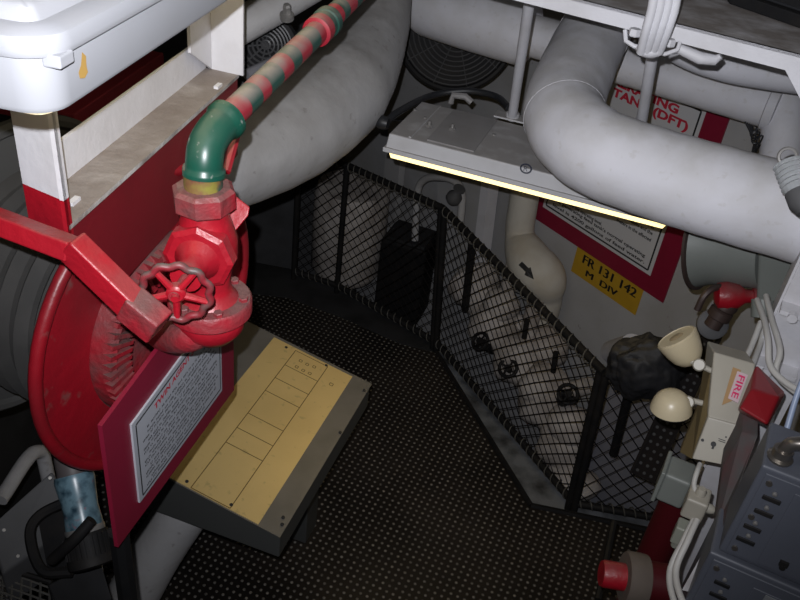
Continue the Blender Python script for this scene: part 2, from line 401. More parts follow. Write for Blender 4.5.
# red brace bars
def flatbar(mb, a, b, wid, th, up):
    t = (b - a).normalized(); n = t.cross(up).normalized(); w = n.cross(t).normalized()
    mb.box((a + b) / 2, t * ((b - a).length / 2), w * (wid / 2), n * (th / 2))
mb = MB(); flatbar(mb, D(-40, 207, 1.2), D(74, 250, 1.17), .036, .03, ray(30, 230).cross(V(1, 0, 0)).cross(ray(30, 230))); mb.build('brace_bar', M['red'], fr, bevel=.003)['label'] = 'red brace bar'
mb = MB(); a = D(70, 244, 1.165); b = D(146, 318, 1.2); flatbar(mb, a, b, .044, .034, Z * .9 + N3 * -.3); mb.build('brace_bar', M['red'], fr, bevel=.004)['label'] = 'red brace bar'
mb = MB(); a = D(128, 302, 1.195); b = D(160, 328, 1.2); flatbar(mb, a, b, .05, .04, Z * .9 + N3 * -.3); mb.build('brace_end', M['reddust'], fr, bevel=.004)['label'] = 'red clevis at the end of the brace'

# --- enclosed lamp at upper left
c0 = D(55, 119, .75); zb = c0.z
lamp = thing('ceiling_light', c0 + A3 * .4 - N3 * .15, 'white enclosed lamp housing with rounded lid at upper left, seen from above', 'light')
Wd = .30; Ln = 1.25
def rrect(o, L, W, r, z, k=6):
    pts = []
    for cx, cy, a0 in ((r, -r, 0), (r, -W + r, 90), (L - r, -W + r, 180), (L - r, -r, 270)):
        for i in range(k + 1):
            a = math.radians(90 + a0 + 90 * i / k)
            pts.append(o + A3 * (cx + r * math.cos(a)) + N3 * (cy + r * math.sin(a)) + Z * z)
    return pts
def rings(mb, R, cap=True):
    n = len(R[0]); vs = [p for r in R for p in r]; fs = []
    for i in range(len(R) - 1):
        for j in range(n): fs.append((i * n + j, i * n + (j + 1) % n, (i + 1) * n + (j + 1) % n, (i + 1) * n + j))
    if cap: fs += [list(range(n))[::-1], list(range((len(R) - 1) * n, len(R) * n))]
    mb.add(vs, fs)
oc = V(c0.x, c0.y, zb) - A3 * .004
def ins(d, z): return rrect(oc + A3 * d - N3 * d, Ln - 2 * d, Wd - 2 * d, max(.012, .035 - d), z)
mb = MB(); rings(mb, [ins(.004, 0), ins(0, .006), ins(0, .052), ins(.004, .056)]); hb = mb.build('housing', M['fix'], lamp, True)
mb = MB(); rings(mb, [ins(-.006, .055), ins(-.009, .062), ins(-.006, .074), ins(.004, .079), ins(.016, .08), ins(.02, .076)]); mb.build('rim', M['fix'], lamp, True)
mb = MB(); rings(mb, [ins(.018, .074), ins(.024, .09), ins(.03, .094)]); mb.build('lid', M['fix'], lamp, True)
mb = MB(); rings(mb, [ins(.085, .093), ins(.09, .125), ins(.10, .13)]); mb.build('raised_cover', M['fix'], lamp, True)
mb = MB(); rings(mb, [ins(.02, -.008), ins(.012, .001)]); mb.build('diffuser', M['glowl'], lamp, True)['label'] = 'glowing warm diffuser'
# peeled spot
def onside(x, y): return PL(x, y, oc + N3 * .0012, N3)
mb = MB(); pts = [onside(x, y) for x, y in ((82, 52), (86, 56), (86.5, 66), (88, 72), (85, 78), (80, 78.5), (78.5, 73), (81, 65))]; mb.poly(pts); mb.build('peeled_spot', M['ochre'], hb)
# bracket clip at the near lid corner
mb = MB(); c = D(58, 58, .735); mb.box(c, A3 * .012, N3 * .009, Z * .006); mb.build('latch', M['fix'], lamp, bevel=.002)

# --- hose reel
RH = 111; rn = hdg(RH); ra = Z.cross(rn).normalized()
rc = D(157, 320, 1.74)
RR = .327
reel = thing('hose_reel', rc - Z * RR, 'large red steel hose reel with ribbed hub, below the white frame', 'hose reel')
mb = MB(); mb.lathe(rc - rn * .012, rn, [(RR * .99, 0), (RR * .99, .008), (RR * .9, .012), (RR * .62, .016), (RR * .62, .0)], 64); mb.build('front_disc', M['reelred'], reel, True)
mb = MB(); mb.torus(rc - rn * .004, rn, RR, .013, 64, 10); mb.build('rim_bead', M['reelred'], reel, True)
Rh = RR * .62
mb = MB(); mb.lathe(rc, rn, [(Rh * .99, 0.0), (Rh * .97, .03), (Rh * .86, .045), (Rh * .66, .03), (Rh * .60, .0), (Rh * .60, -.04), (Rh * .95, -.04)], 64)
mb.build('hub_ring', M['reddust'], reel, True)
mb = MB(); n = 54
for i in range(n):
    a = 2 * PI * i / n; d = ra * math.cos(a) + Z * math.sin(a); tt = rn.cross(d)
    mb.box(rc + d * Rh * .82 + rn * .036, d * Rh * .15, tt * .0045, rn * .014)
mb.build('rib', M['reddust'], reel, True)
mb = MB(); mb.cyl(rc - rn * .12, rc + rn * .05, .035, .03); 
for i in range(5):
    a = 2 * PI * i / 5 + .4; d = ra * math.cos(a) + Z * math.sin(a)
    mb.tube([rc + rn * -.02 + d * .03, rc - rn * .04 + d * Rh * .7], [.016, .012], 8)
mb.build('spider', mat('spider_grey', (.25, .12, .12), .6, col2=(.3, .28, .27), nscale=14, namt=.8), reel, True)
mb = MB(); mb.lathe(rc - rn * .10, rn, [(Rh * .62, 0), (Rh * .62, .004)], 40); mb.build('hub_back', M['darkgrey'], reel)
mb = MB(); R1 = RR * .7
prof = [(R1, -.34)]
for i in range(7):
    h = -.34 + .047 * i; prof += [(R1 + .012, h + .006), (R1 + .03, h + .0235), (R1 + .012, h + .041)]
mb.lathe(rc, rn, prof + [(R1, -.008)], 48); mb.build('wound_hose', mat('hose_dark', (.032, .031, .03), .85, col2=(.055, .052, .05), nscale=12), reel, True)
mb = MB(); mb.lathe(rc - rn * .36, rn, [(RR * 1.02, 0), (RR * 1.02, .012), (RR * .9, .016)], 64); mb.torus(rc - rn * .352, rn, RR * 1.02, .016, 64, 8); mb.build('rear_disc', mat('rear_disc_grey', (.07, .07, .07), .7, col2=(.06, .058, .055), nscale=6), reel, True)

# dark machinery casing behind the reel (far left)
mb = MB(); mb.box(V(-1.45, 1.75, .95), V(.16, 0, 0), V(0, .7, 0), Z * .95); o = mb.build('machine_casing', M['dark'], bevel=.03)
tag(o, 'tall dark machinery casing behind the hose reel', 'machinery')
mb = MB(); a = D(112, 88, 2.2); mb.box(a + V(-.12, .1, -.03), A3 * .26, N3 * .12, Z * .02); o = mb.build('access_cover', mat('dull_red', (.34, .03, .045), .6, col2=(.26, .02, .03)), bevel=.004)
tag(o, 'dull red flat cover seen through the gap in the white frame', 'cover')
mb = MB(); a = D(85, 112, 2.1); mb.box(a + V(-.1, 0, -.12), A3 * .2, N3 * .14, Z * .05); o = mb.build('grey_casing', M['darkgrey'], bevel=.01)
tag(o, 'dark grey casing seen below the dull red cover in the frame gap', 'machinery')

# --- valve
fc = D(210, 297, 1.40)
nV = V(fc.x, fc.y, 0).normalized()
def vp(x, y): return PL(x, y, fc, nV)
vl = thing('hose_valve', fc - Z * .08, 'red angle valve with round handwheel below the green elbow', 'valve')
vax = (vp(204, 195) - fc).normalized()
def hexn(mb, o, ax, r, h, n=8, ch=.15):
    mb.lathe(o, ax, [(r * .86, 0), (r, h * ch), (r, h * (1 - ch)), (r * .86, h)], n)
def vz(y): return fc + vax * ((vp(212, y).z - fc.z) / vax.z)
hN = (vz(194) - fc).length
nb = vz(195)
mb = MB(); mb.lathe(vz(184), vax, [(.03, -.01), (.03, .03), (.026, .032)], 20); mb.build('pipe_collar', mat('worn_collar', (.15, .05, .035), .6, col2=(.2, .18, .03), nscale=30, namt=1., fine=((.02, .07, .05), 25, .55, 1.), dust=(.15, .125, .115)), vl, True)
mb = MB(); hexn(mb, nb - vax * .024, vax, .050, .040, 8); mb.build('union_nut', M['reddust'], vl)
mb = MB(); mb.lathe(fc, vax, [(.050, 0), (.040, .012), (.035, .03), (.04, hN * .3), (.05, hN * .45), (.05, hN * .6), (.04, hN * .78), (.034, hN * .9), (.034, hN)], 28); mb.build('body', M['red'], vl, True)
b0 = vz(245)
wc = D(176, 293, 1.225); sax = (wc - b0).normalized()
mb = MB(); hexn(mb, b0 + sax * .018, sax, .058, .03, 8); mb.build('bonnet_nut', M['red'], vl)
mb = MB(); mb.lathe(b0 + sax * .040, sax, [(.04, 0), (.037, .008), (.026, .02), (.021, .035), (.021, .05), (.025, .052), (.025, .06)], 24); mb.build('bonnet', M['red'], vl, True)
mb = MB(); mb.cyl(b0 + sax * .09, wc + sax * .012, .008, n=12); mb.build('stem', M['reddust'], vl, True)
wax = ((CAM - wc).normalized() * .76 - (ray(400, 299) - ray(400, 300)).normalized() * .6 - RT * .1).normalized(); wu, ww = frame(wax)
hw = MB(); hw.torus(wc, wax, .050, .0058, 66, 10, .05, 11); WH = hw.build('handwheel', mat('wheel_paint', (.2, .012, .02), .5, col2=(.07, .06, .055), nscale=30, namt=1., dust=(.09, .08, .075), dustamt=1.), vl, True)
mb = MB()
for i in range(5):
    a = 2 * PI * i / 5 + .3; d = wu * math.cos(a) + ww * math.sin(a); mb.tube([wc + d * .010, wc + d * .048], [.0062, .0048], 8)
mb.lathe(wc - wax * .008, wax, [(.015, 0), (.015, .012), (.011, .016), (.006, .016), (.006, .024)], 16); mb.build('spoke', M['red'], WH, True)
mb = MB(); mb.lathe(fc - vax * .030, vax, [(.067, 0), (.071, .004), (.071, .028), (.068, .032)], 40); fl = mb.build('flange', M['reddust'], vl, True)
fu, fw_ = frame(vax)
for i in range(6):
    a = 2 * PI * i / 6 + .5; d = fu * math.cos(a) + fw_ * math.sin(a)
    mb = MB(); hexn(mb, fc + d * .058 - vax * .001, vax, .0085, .010, 6); mb.build('bolt', M['reddust'], fl)
mb = MB(); mb.lathe(fc - vax * .030, -vax, [(.055, 0), (.06, .01), (.056, .03), (.04, .05), (.02, .056)], 28); mb.build('lower_cap', M['red'], vl, True)
mb = MB(); mb.tube(smooth_path([fc - Z * .05, D(190, 335, 1.42), D(165, 335, 1.5), D(150, 322, 1.6)], 5), .03, 16); mb.build('outlet', M['reddust'], vl, True)
# side lug behind valve
mb = MB(); g0 = D(233, 200, 1.37); mb.prism([D(222, 185, 1.36), D(250, 207, 1.36), D(248, 216, 1.36), D(228, 240, 1.36)], (CAM - g0).normalized() * -.03); mb.build('lug', M['red'], vl, bevel=.003)

# --- striped pipe with green elbow
pip = thing('striped_pipe', vp(205, 165), 'red and green banded pipe with green elbow running up from the valve', 'pipe')
dT = (vp(206, 160) - CAM).dot(ray(400, 300))
P1 = D(225, 121, dT + .03); P2 = D(352, -2, 1.75); P3 = D(374, -24, 1.82)
pd = (P2 - P1).normalized(); Lp = (P3 - P1).length
cuts = [(0, 0), (.055, 1), (.10, 0), (.135, 1), (.19, 0), (.235, 1), (.275, 0), (.325, 1), (.372, 0), (.43, 1), (.47, 0), (.51, 1), (.545, 0), (.59, 1), (.63, 0), (.70, 1)]
mb = MB()
for i, (s, c) in enumerate(cuts):
    e2 = cuts[i + 1][0] if i + 1 < len(cuts) else Lp
    mb.cur = 1 - c if i else 1
    mb.tube([P1 + pd * (s - .001), P1 + pd * e2], .0225, 20, caps=False)
mb.build('pipe_run', [M['greend'], M['redd']], pip, True)
cf = P1 + pd * .40
mb = MB(); mb.cur = 1; mb.lathe(cf, pd, [(.022, 0), (.029, .003), (.029, .03), (.027, .032)]); mb.cur = 0; mb.lathe(cf + pd * .032, pd, [(.027, 0), (.027, .018), (.030, .021), (.030, .04), (.022, .045)]); mb.build('coupling', [M['greend'], M['redd']], pip, True)
epts = smooth_path([D(204, 175, dT + .01), D(204.5, 160, dT), D(207, 145, dT), D(216, 130, dT + .015), D(228, 118, dT + .035)], 6)
mb = MB(); k = len(epts); mb.tube(epts, [.029 + (.004 if (i < 3 or i > k - 4) else 0) for i in range(k)], 22); mb.build('elbow', M['green'], pip, True)['label'] = 'glossy green elbow'

# --- twin agent sign
ts0 = D(102, 426, 1.33)
def sp(x, y, o=0.): return PL(x, y, ts0 + N3 * o, N3)
c_tl = sp(102, 426); c_br = sp(234, 390); c_bl = sp(118, 548)
u1 = (c_br - c_tl).dot(A3); zt = c_tl.z; zbt = (c_br.z + c_bl.z) / 2
sg = thing('information_board', V(c_tl.x, c_tl.y, zbt) + A3 * u1 / 2, 'maroon notice board with white text panel hanging in front of the hose reel', 'sign')
zbR = c_br.z; zbL = c_bl.z
def sP(u, z, o=0):
    z = zt - (zt - z) * (zt - lerp(zbL, zbR, u / u1)) / (zt - zbt)
    return V(c_tl.x, c_tl.y, 0) + A3 * u + Z * z + N3 * o
mb = MB(); mb.prism([sP(0, zt), sP(u1, zt), sP(u1, zbt), sP(0, zbt)], -N3 * .008); mb.build('board', M['maroon'], sg)
w_l = (sp(129.6, 424.5) - c_tl).dot(A3); w_r = (sp(220, 365) - c_tl).dot(A3); 
def unz(p):
    u = (p - c_tl).dot(A3); return zt - (zt - p.z) * (zt - zbt) / (zt - lerp(zbL, zbR, u / u1))
w_b = (unz(sp(137.4, 504)) + unz(sp(219, 391.5))) / 2; w_t = unz(sp(129.6, 424.5))
mb = MB(); mb.prism([sP(w_l, w_t, .004), sP(w_r, w_t, .004), sP(w_r, w_b, .004), sP(w_l, w_b, .004)], -N3 * .006); tp = mb.build('text_panel', M['papercool'], sg)
mb = MB(); bw = .012
for (ua, za, ub, zb2) in ((w_l + bw, w_t - bw, w_r - bw, w_t - bw), (w_l + bw, w_b + bw, w_r - bw, w_b + bw), (w_l + bw, w_t - bw, w_l + bw, w_b + bw), (w_r - bw, w_t - bw, w_r - bw, w_b + bw)):
    strip(mb, sP(ua, za, .005), sP(ub, zb2, .005), .004, N3)
hT = w_t - w_b; wT = w_r - w_l
mb.cur = 1; text_into(mb, 'TWIN AGENT SYSTEM', sP((sp(152, 408.6) - c_tl).dot(A3), w_t - bw - hT * .115, .0055), A3, Z, hT * .06, (sp(206, 343) - sp(152, 408.6)).dot(A3), 'l', .03)
mb.cur = 0
row = w_t - bw - hT * .19; lh = hT * .046; rnd = random.Random(4)
plan = [1, 2, 3, 3, 3, 2]
for par in plan:
    for ln in range(par):
        u = w_l + .03 + (.02 if ln == 0 else 0); end = w_r - .03 - (rnd.random() * .12 if ln == par - 1 else rnd.random() * .015)
        while u < end:
            k = rnd.randint(2, 8)
            for c in range(k):
                if u > end: break
                hh2 = lh * (.5 if rnd.random() < .7 else .62); cw = .0052
                mb.poly([sP(u, row, .0055), sP(u + .0019, row, .0055), sP(u + .0019, row + hh2, .0055), sP(u, row + hh2, .0055)])
                if rnd.random() < .8:
                    zz = row + hh2 * rnd.choice((0, .45, .8)); mb.poly([sP(u, zz, .0055), sP(u + .0042, zz, .0055), sP(u + .0042, zz + lh * .16, .0055), sP(u, zz + lh * .16, .0055)])
                if rnd.random() < .5:
                    mb.poly([sP(u + .0032, row, .0055), sP(u + .0044, row, .0055), sP(u + .0044, row + lh * .42, .0055), sP(u + .0032, row + lh * .42, .0055)])
                u += cw
            u += .005
        row -= lh
    row -= lh * .28
mb.build('lettering', [M['ink'], M['redink']], tp)
# black hanger post below the board
mb = MB(); bp0 = D(121, 548, 1.6); mb.tube([V(bp0.x, bp0.y, .0), bp0 + Z * .05], .02, 8); o = mb.build('black_post', M['black'], None, True); tag(o, 'black post running down below the maroon notice board', 'post')
# ================================================================== CONSOLE DESK
k0 = Zp(280, 535, .9); du = hdg(14.88)
kq = PL(170, 477, k0, du); kw = kq - k0; kn = du.cross(kw).normalized()
if kn.z < 0: kn = -kn
def K(a, b, o=0): return k0 + du * a + kw * b + kn * o
def Kp(x, y, o=0): return PL(x, y, k0 + kn * o, kn)
def kab(x, y): t = Kp(x, y) - k0; return t.dot(du), t.dot(kw) / kw.dot(kw)
KL = .79; KB = 1.5
dk = thing('console_desk', V(K(.4, .7).x, K(.4, .7).y, 0), 'grey sloping console desk with brass sheet top standing on the black floor', 'desk')
def down(p, z): return V(p.x, p.y, z)
zlo = PL(280, 558, k0, du).z
mb = MB()
c = [K(0, 0, -.004), K(KL, 0, -.004), K(KL, KB, -.004), K(0, KB, -.004)]
mb.hexa([down(p, zlo) for p in c] + c); mb.build('body', M['desk'], dk, bevel=.004)
mb = MB(); e1 = .008; mb.prism([K(-e1, -.01, -.003), K(KL + e1, -.01, -.003), K(KL + e1, KB, -.003), K(-e1, KB, -.003)], kn * .003); mb.build('steel_top', M['steel'], dk)
ab = kab(351, 379)[1]; bb = kab(268, 345)[1]
mb = MB(); mb.prism([K(-.004, ab), K(KL - .008, ab), K(KL - .008, bb), K(-.004, bb)], kn * .003); br = mb.build('brass_sheet', M['brass'], dk)
mb = MB(); bl = kab(280, 372)[1]; brr = kab(310, 391)[1]; o = .0035
bL = (kab(291, 354)[1] + kab(265, 393)[1] + kab(236, 430)[1]) / 3; bR = (kab(325, 366)[1] + kab(300.5, 409)[1] + kab(264, 462.5)[1]) / 3
arow = [kab(*p)[0] for p in ((325, 366), (317.5, 382), (309, 395.5), (300.5, 409), (284.5, 432.5), (274.5, 447.5), (264, 462.5))] + [kab(242, 497)[0], kab(232, 510)[0]]
arow = [min(a, KL - .02) for a in arow]
strip(mb, K(arow[0], bL, o), K(arow[-1], bL, o), .003, kn); strip(mb, K(arow[0], bR, o), K(arow[-1], bR, o), .003, kn)
for a in arow[:-2] + arow[-1:]: strip(mb, K(a, bL, o), K(a, bR, o), .003, kn)
def sq(x, y, s=.011):
    a, b = kab(x, y); ds = s / kw.length
    P4 = [K(a - s / 2, b - ds / 2, o), K(a + s / 2, b - ds / 2, o), K(a + s / 2, b + ds / 2, o), K(a - s / 2, b + ds / 2, o)]
    for i in range(4): strip(mb, P4[i], P4[(i + 1) % 4], .0025, kn)
for x, y in ((300.5, 361.5), (307, 365), (314, 367.5), (296.5, 367.5), (303, 371), (309.5, 374)): sq(x, y)
sq(331, 385, .013)
mb.build('engraving', M['engr'], br)
for x, y in ((364, 391), (340, 433), (286, 364 - 16), (326, 366), (282, 525), (230, 507), (186, 483), (283, 518)):
    a, b = kab(x, y); a = min(max(a, .012), KL - .012); mb = MB(); mb.lathe(K(a, b, .002), kn, [(.006, 0), (.006, .003), (.003, .004)], 8); mb.build('screw', M['ink'], dk)
mb = MB(); pc = [K(.66, .45), K(.78, .45), K(.78, .9), K(.66, .9)]; mb.hexa([down(p, 0) for p in pc] + [down(p, zlo + .002) for p in pc]); mb.build('pedestal', M['desk'], dk, bevel=.005)

# ================================================================== LOWER LEFT CLUTTER
nz = thing('hose_nozzle', D(90, 560, 1.78), 'hose nozzle wrapped in blue streaked tape hanging below the reel', 'nozzle')
na = D(71, 462, 1.80); nb_ = D(90, 552, 1.78); nd = (nb_ - na).normalized(); nl = (nb_ - na).length
mb = MB(); mb.lathe(na - nd * .03, nd, [(.03, 0), (.034, .02), (.034, .05), (.036, .06)], 24); mb.build('pipe_stub', mat('grey_stub', (.08, .07, .07), .5, col2=(.12, .1, .1)), nz, True)
mb = MB(); mb.lathe(na + nd * .028, nd, [(.041, 0), (.043, .01), (.039, .05), (.037, .075), (.039, .10), (.040, .115)], 24); mb.build('tape_wrap', M['tapeblue'], nz, True)['label'] = 'blue streaked tape'
mb = MB(); mb.lathe(na + nd * .143, nd, [(.041, 0), (.042, .006), (.041, .012)], 24); mb.build('bright_ring', M['bolt'], nz, True)
mb = MB(); prof = []
mb.lathe(na + nd * .155, nd, [(.043, 0), (.047, .008), (.047, .05), (.05, .055), (.05, .07), (.04, .075)], 24)
u_, w_ = frame(nd)
for i in range(28):
    a = 2 * PI * i / 28; d = u_ * math.cos(a) + w_ * math.sin(a); mb.box(na + nd * .183 + d * .047, nd * .022, nd.cross(d) * .002, d * .003)
mb.build('grip', M['black'], nz, True)
mb = MB(); mb.tube(smooth_path([D(92, 520, 1.70), D(74, 540, 1.70), D(52, 560, 1.74)], 5), .012, 10); mb.build('lever', M['black'], nz, True)
br_ = thing('nozzle_bracket', D(45, 560, 1.7), 'black bracket loop holding the taped nozzle', 'bracket')
mb = MB(); mb.tube(smooth_path([D(70, 500, 1.88), D(40, 515, 1.86), D(30, 535, 1.84), D(42, 570, 1.82), D(72, 572, 1.82)], 5), .012, 8); mb.build('loop', M['black'], br_, True)
mb = MB(); mb.prism([D(38, 520, 1.92), D(68, 508, 1.92), D(84, 560, 1.9), D(48, 572, 1.9)], (CAM - D(60, 540, 1.7)).normalized() * -.012)
mb.build('plate', M['black'], br_)
mb = MB(); mb.prism([D(48, 585, 1.9), D(100, 560, 1.9), D(112, 600, 1.9), D(60, 615, 1.9)], (CAM - D(60, 540, 1.7)).normalized() * -.06); o = mb.build('stepped_bracket', M['dark'], bevel=.004)
tag(o, 'black stepped bracket under the nozzle grip', 'bracket')
def lagpipe(name, pts, r, m, label, cat='pipe', n=24, k=8, group=None):
    P = smooth_path(pts, k); mb = MB(); mb.tube(P, r if not isinstance(r, list) else [r[min(len(r) - 1, int(i * len(r) / len(P)))] for i in range(len(P))], n)
    o = mb.build(name, m, None, True); tag(o, label, cat, group); return o
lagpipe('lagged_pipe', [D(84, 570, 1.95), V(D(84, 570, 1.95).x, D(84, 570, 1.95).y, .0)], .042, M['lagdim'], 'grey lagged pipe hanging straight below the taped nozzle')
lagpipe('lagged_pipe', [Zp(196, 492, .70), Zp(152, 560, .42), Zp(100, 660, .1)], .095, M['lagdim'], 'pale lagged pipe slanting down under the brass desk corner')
# grey box lower left
gb = thing('junction_box', D(25, 545, 1.95), 'dark grey junction box at lower left beside the taped nozzle', 'box')
ga = D(-10, 535, 1.9); gu = (D(55, 470, 1.95) - ga); gv = V(gu.y, -gu.x, 0).normalized()
mb = MB(); g = [D(-12, 528, 1.9), D(52, 470, 1.98), D(80, 520, 1.98), D(2, 575, 1.9)]
mb.prism(g, -Z * .12); mb.build('case', M['darkgrey'], gb, bevel=.006)
gcn = (g[1] - g[0]).cross(g[2] - g[0]).normalized(); gcn = gcn if gcn.z > 0 else -gcn
for x, y in ((4, 530), (50, 478), (18, 556)):
    mb = MB(); mb.lathe(D(x, y, 1.91), gcn, [(.004, -.01), (.004, .004)], 8); mb.build('screw', M['steel'], gb)
# small wire guard at the bottom left corner
wg = thing('wire_guard', D(15, 585, 1.9), 'black wire mesh guard corner at bottom left of the deck', 'fence')
o0 = D(-25, 560, 1.95); gU = (D(50, 582, 1.95) - o0); gW = (D(-10, 625, 1.9) - o0)
mb = MB()
for i in range(9):
    t = i / 8
    mb.tube([o0 + gU * t, o0 + gU * max(0, t - .25) + gW], .003, 4); mb.tube([o0 + gW * t, o0 + gW * min(1, t + .1) + gU], .003, 4)
mb.build('wire_mesh', M['lacing'], wg)
mb = MB(); mb.tube([o0, o0 + gU, o0 + gU + gW], .008, 8); mb.build('rail', M['black'], wg, True)
# pale pipes glimpsed far left
lagpipe('lagged_pipe', [Zp(0, 500, 1.2), Zp(36, 452, 1.2), V(Zp(42, 445, 1.2).x, Zp(42, 445, 1.2).y, 1.0), V(Zp(42, 445, 1.2).x, Zp(42, 445, 1.2).y, 0)], .02, M['lagdim'], 'thin pale pipe at far left behind the dark junction box')
lagpipe('lagged_pipe', [V(Zp(-5, 600, .6).x, Zp(-5, 600, .6).y, 0), V(Zp(-5, 600, .6).x, Zp(-5, 600, .6).y, .5), Zp(8, 582, .6), Zp(40, 545, .6)], .05, M['lagdim'], 'pale pipe end at bottom left corner behind wire guard')

# ================================================================== CENTRE: duct, fans, pipes
def tpipe(name, pts, radii, m, label, cat='duct', k=10, n=36):
    P = smooth_path(pts, k); R = [x for x in radii]
    rr = []
    for i in range(len(P)):
        t = i / (len(P) - 1) * (len(R) - 1); j = min(int(t), len(R) - 2); rr.append(R[j] + (R[j + 1] - R[j]) * (t - j))
    return P, rr
dp = [D(384, -12, 3.15), D(372, 40, 2.95), D(341, 90, 2.75), D(292, 128, 2.55), D(236, 156, 2.35), D(160, 178, 2.1)]
du_ = thing('curved_duct', dp[3] - Z * .2, 'large grey lagged duct curving behind the banded pipe', 'duct')
P, rr = tpipe('', dp, [.11, .125, .165, .165, .145, .13], None, '')
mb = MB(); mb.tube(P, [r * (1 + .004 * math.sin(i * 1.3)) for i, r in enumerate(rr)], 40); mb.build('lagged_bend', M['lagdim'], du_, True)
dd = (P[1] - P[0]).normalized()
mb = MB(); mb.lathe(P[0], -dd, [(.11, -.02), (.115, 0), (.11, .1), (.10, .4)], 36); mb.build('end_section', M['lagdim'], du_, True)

def fan(c, ax, R, label, nr, name='vent_fan'):
    t = thing(name, c - Z * R, label, 'fan', 'wire guarded fans')
    u, w = frame(ax)
    m = MB()
    for i in range(1, nr): 
        rr_ = R * i / nr; m.torus(c + ax * (.05 * (1 - (i / nr) ** 2)), ax, rr_, .0035, 40, 5)
    for i in range(10):
        a = 2 * PI * i / 10; d = u * math.cos(a) + w * math.sin(a)
        m.tube([c + ax * .05, c + ax * .0375 + d * R * .5, c + d * R], .003, 5)
    m.build('guard', mat('guard_wire', (.07, .07, .072), .45), t, True)
    m = MB(); m.torus(c, ax, R, .016, 48, 8); m.lathe(c - ax * .14, ax, [(R * .96, 0), (R, .14)], 48); m.build('ring', M['black'], t, True)
    m = MB(); m.lathe(c - ax * .08, ax, [(.06, 0), (.06, .06), (.03, .08)], 20); m.build('hub', M['dark'], t, True)
    for i in range(4):
        a = 2 * PI * i / 4 + .3; d = u * math.cos(a) + w * math.sin(a); s = ax.cross(d)
        m = MB(); m.prism([c - ax * .06 + d * .05 - s * .03, c - ax * .04 + d * R * .85 - s * .09, c - ax * .075 + d * R * .85 + s * .09, c - ax * .06 + d * .05 + s * .03], ax * .003); m.build('blade', M['darkgrey'], t)
    return t
fcn = D(457, 30, 3.75); fax = ((CAM - fcn).normalized() * .8 + V(.1, 0, .1) + Z * -.2).normalized()
fan(fcn, fax, .27, 'round black fan with wire guard below the white lagged pipe', 12)
fc2 = D(262, 48, 2.6); fan(fc2, ((CAM - fc2).normalized() + V(.3, 0, .3)).normalized(), .11, 'small black mesh fan guard between white post and banded pipe', 8)
# grey-white pipe fragment upper left above small fan
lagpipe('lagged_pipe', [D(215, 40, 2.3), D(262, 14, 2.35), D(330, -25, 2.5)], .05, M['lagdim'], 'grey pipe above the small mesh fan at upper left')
mb = MB(); c = D(287, 8, 2.25); mb.lathe(c, V(0, -.4, 1), [(.012, -.02), (.012, .006), (.008, .012)], 6); mb.lathe(c - V(0, 0, .02), V(0, -.4, 1), [(.02, -.01), (.02, .004)], 16); o = mb.build('pipe_bolt', M['bolt']); tag(o, 'bolt and washer on the grey pipe above the small fan', 'bolt')
# thin dark conduit under small fan
lagpipe('conduit', [D(246, 75, 2.4), D(285, 55, 2.5), D(330, 22, 2.6)], .016, mat('conduit_grey', (.2, .2, .22), .5), 'thin grey conduit between small mesh fan and banded pipe')

# horizontal lagged pipe with thick cover at top
hp = thing('lagged_pipe', D(480, 40, 3.25), 'white lagged overhead pipe with thick wrapped section, ending in a flange over the tall sign', 'pipe')
h0 = D(300, -32, 3.75); h1 = D(776, 107, 2.95); hd = (h1 - h0).normalized(); hl = (h1 - h0).length
mb = MB(); mb.tube([h0, h1], .082, 32); mb.build('pipe_run', M['lag'], hp, True)
ca = D(418, 3, 3.5); ta = (ca - h0).dot(hd); tb = (D(528, 36, 3.3) - h0).dot(hd)
mb = MB(); mb.lathe(h0 + hd * ta, hd, [(.09, 0), (.118, .015), (.128, .05), (.131, (tb - ta) * .5), (.128, (tb - ta) - .03), (.118, (tb - ta)), (.09, (tb - ta) + .004)], 36); mb.build('wrapped_cover', M['lag'], hp, True)
mb = MB(); mb.lathe(h1 - hd * .03, hd, [(.082, 0), (.09, .004), (.09, .034), (.08, .038)], 26); mb.build('end_flange', M['lag'], hp, True)

# white beam with dusty top
zbm = D(680, 43, 1.8).z
b0_ = Zp(560, 12, zbm); b1_ = Zp(800, 74, zbm); bd = (b1_ - b0_); bd.z = 0; bd.normalize(); bn_ = V(-bd.y, bd.x, 0); bn_ = bn_ if bn_.y < 0 else -bn_
bs = b0_ - bd * .42; be = b1_ + bd * 1.2
beam = thing('overhead_beam', lerp(bs, be, .5), 'white steel beam with dusty top across the upper right', 'beam')
hgt = .037
mb = MB(); mb.prism([bs, be, be + Z * hgt, bs + Z * hgt], bn_ * -.008); mb.build('lip', M['white'], beam)
mb = MB(); mb.prism([bs + Z * (hgt - .006), be + Z * (hgt - .006), be - bn_ * .42 + Z * (hgt - .006), bs - bn_ * .42 + Z * (hgt - .006)], Z * .006); mb.build('top_plate', M['whitedust'], beam)
mb = MB(); gp = b1_ + bd * -.03 - bn_ * .01
mb.prism([gp, gp + bd * .25, gp + bd * .25 - Z * .25], bn_ * .01); mb.build('gusset', M['white'], beam)
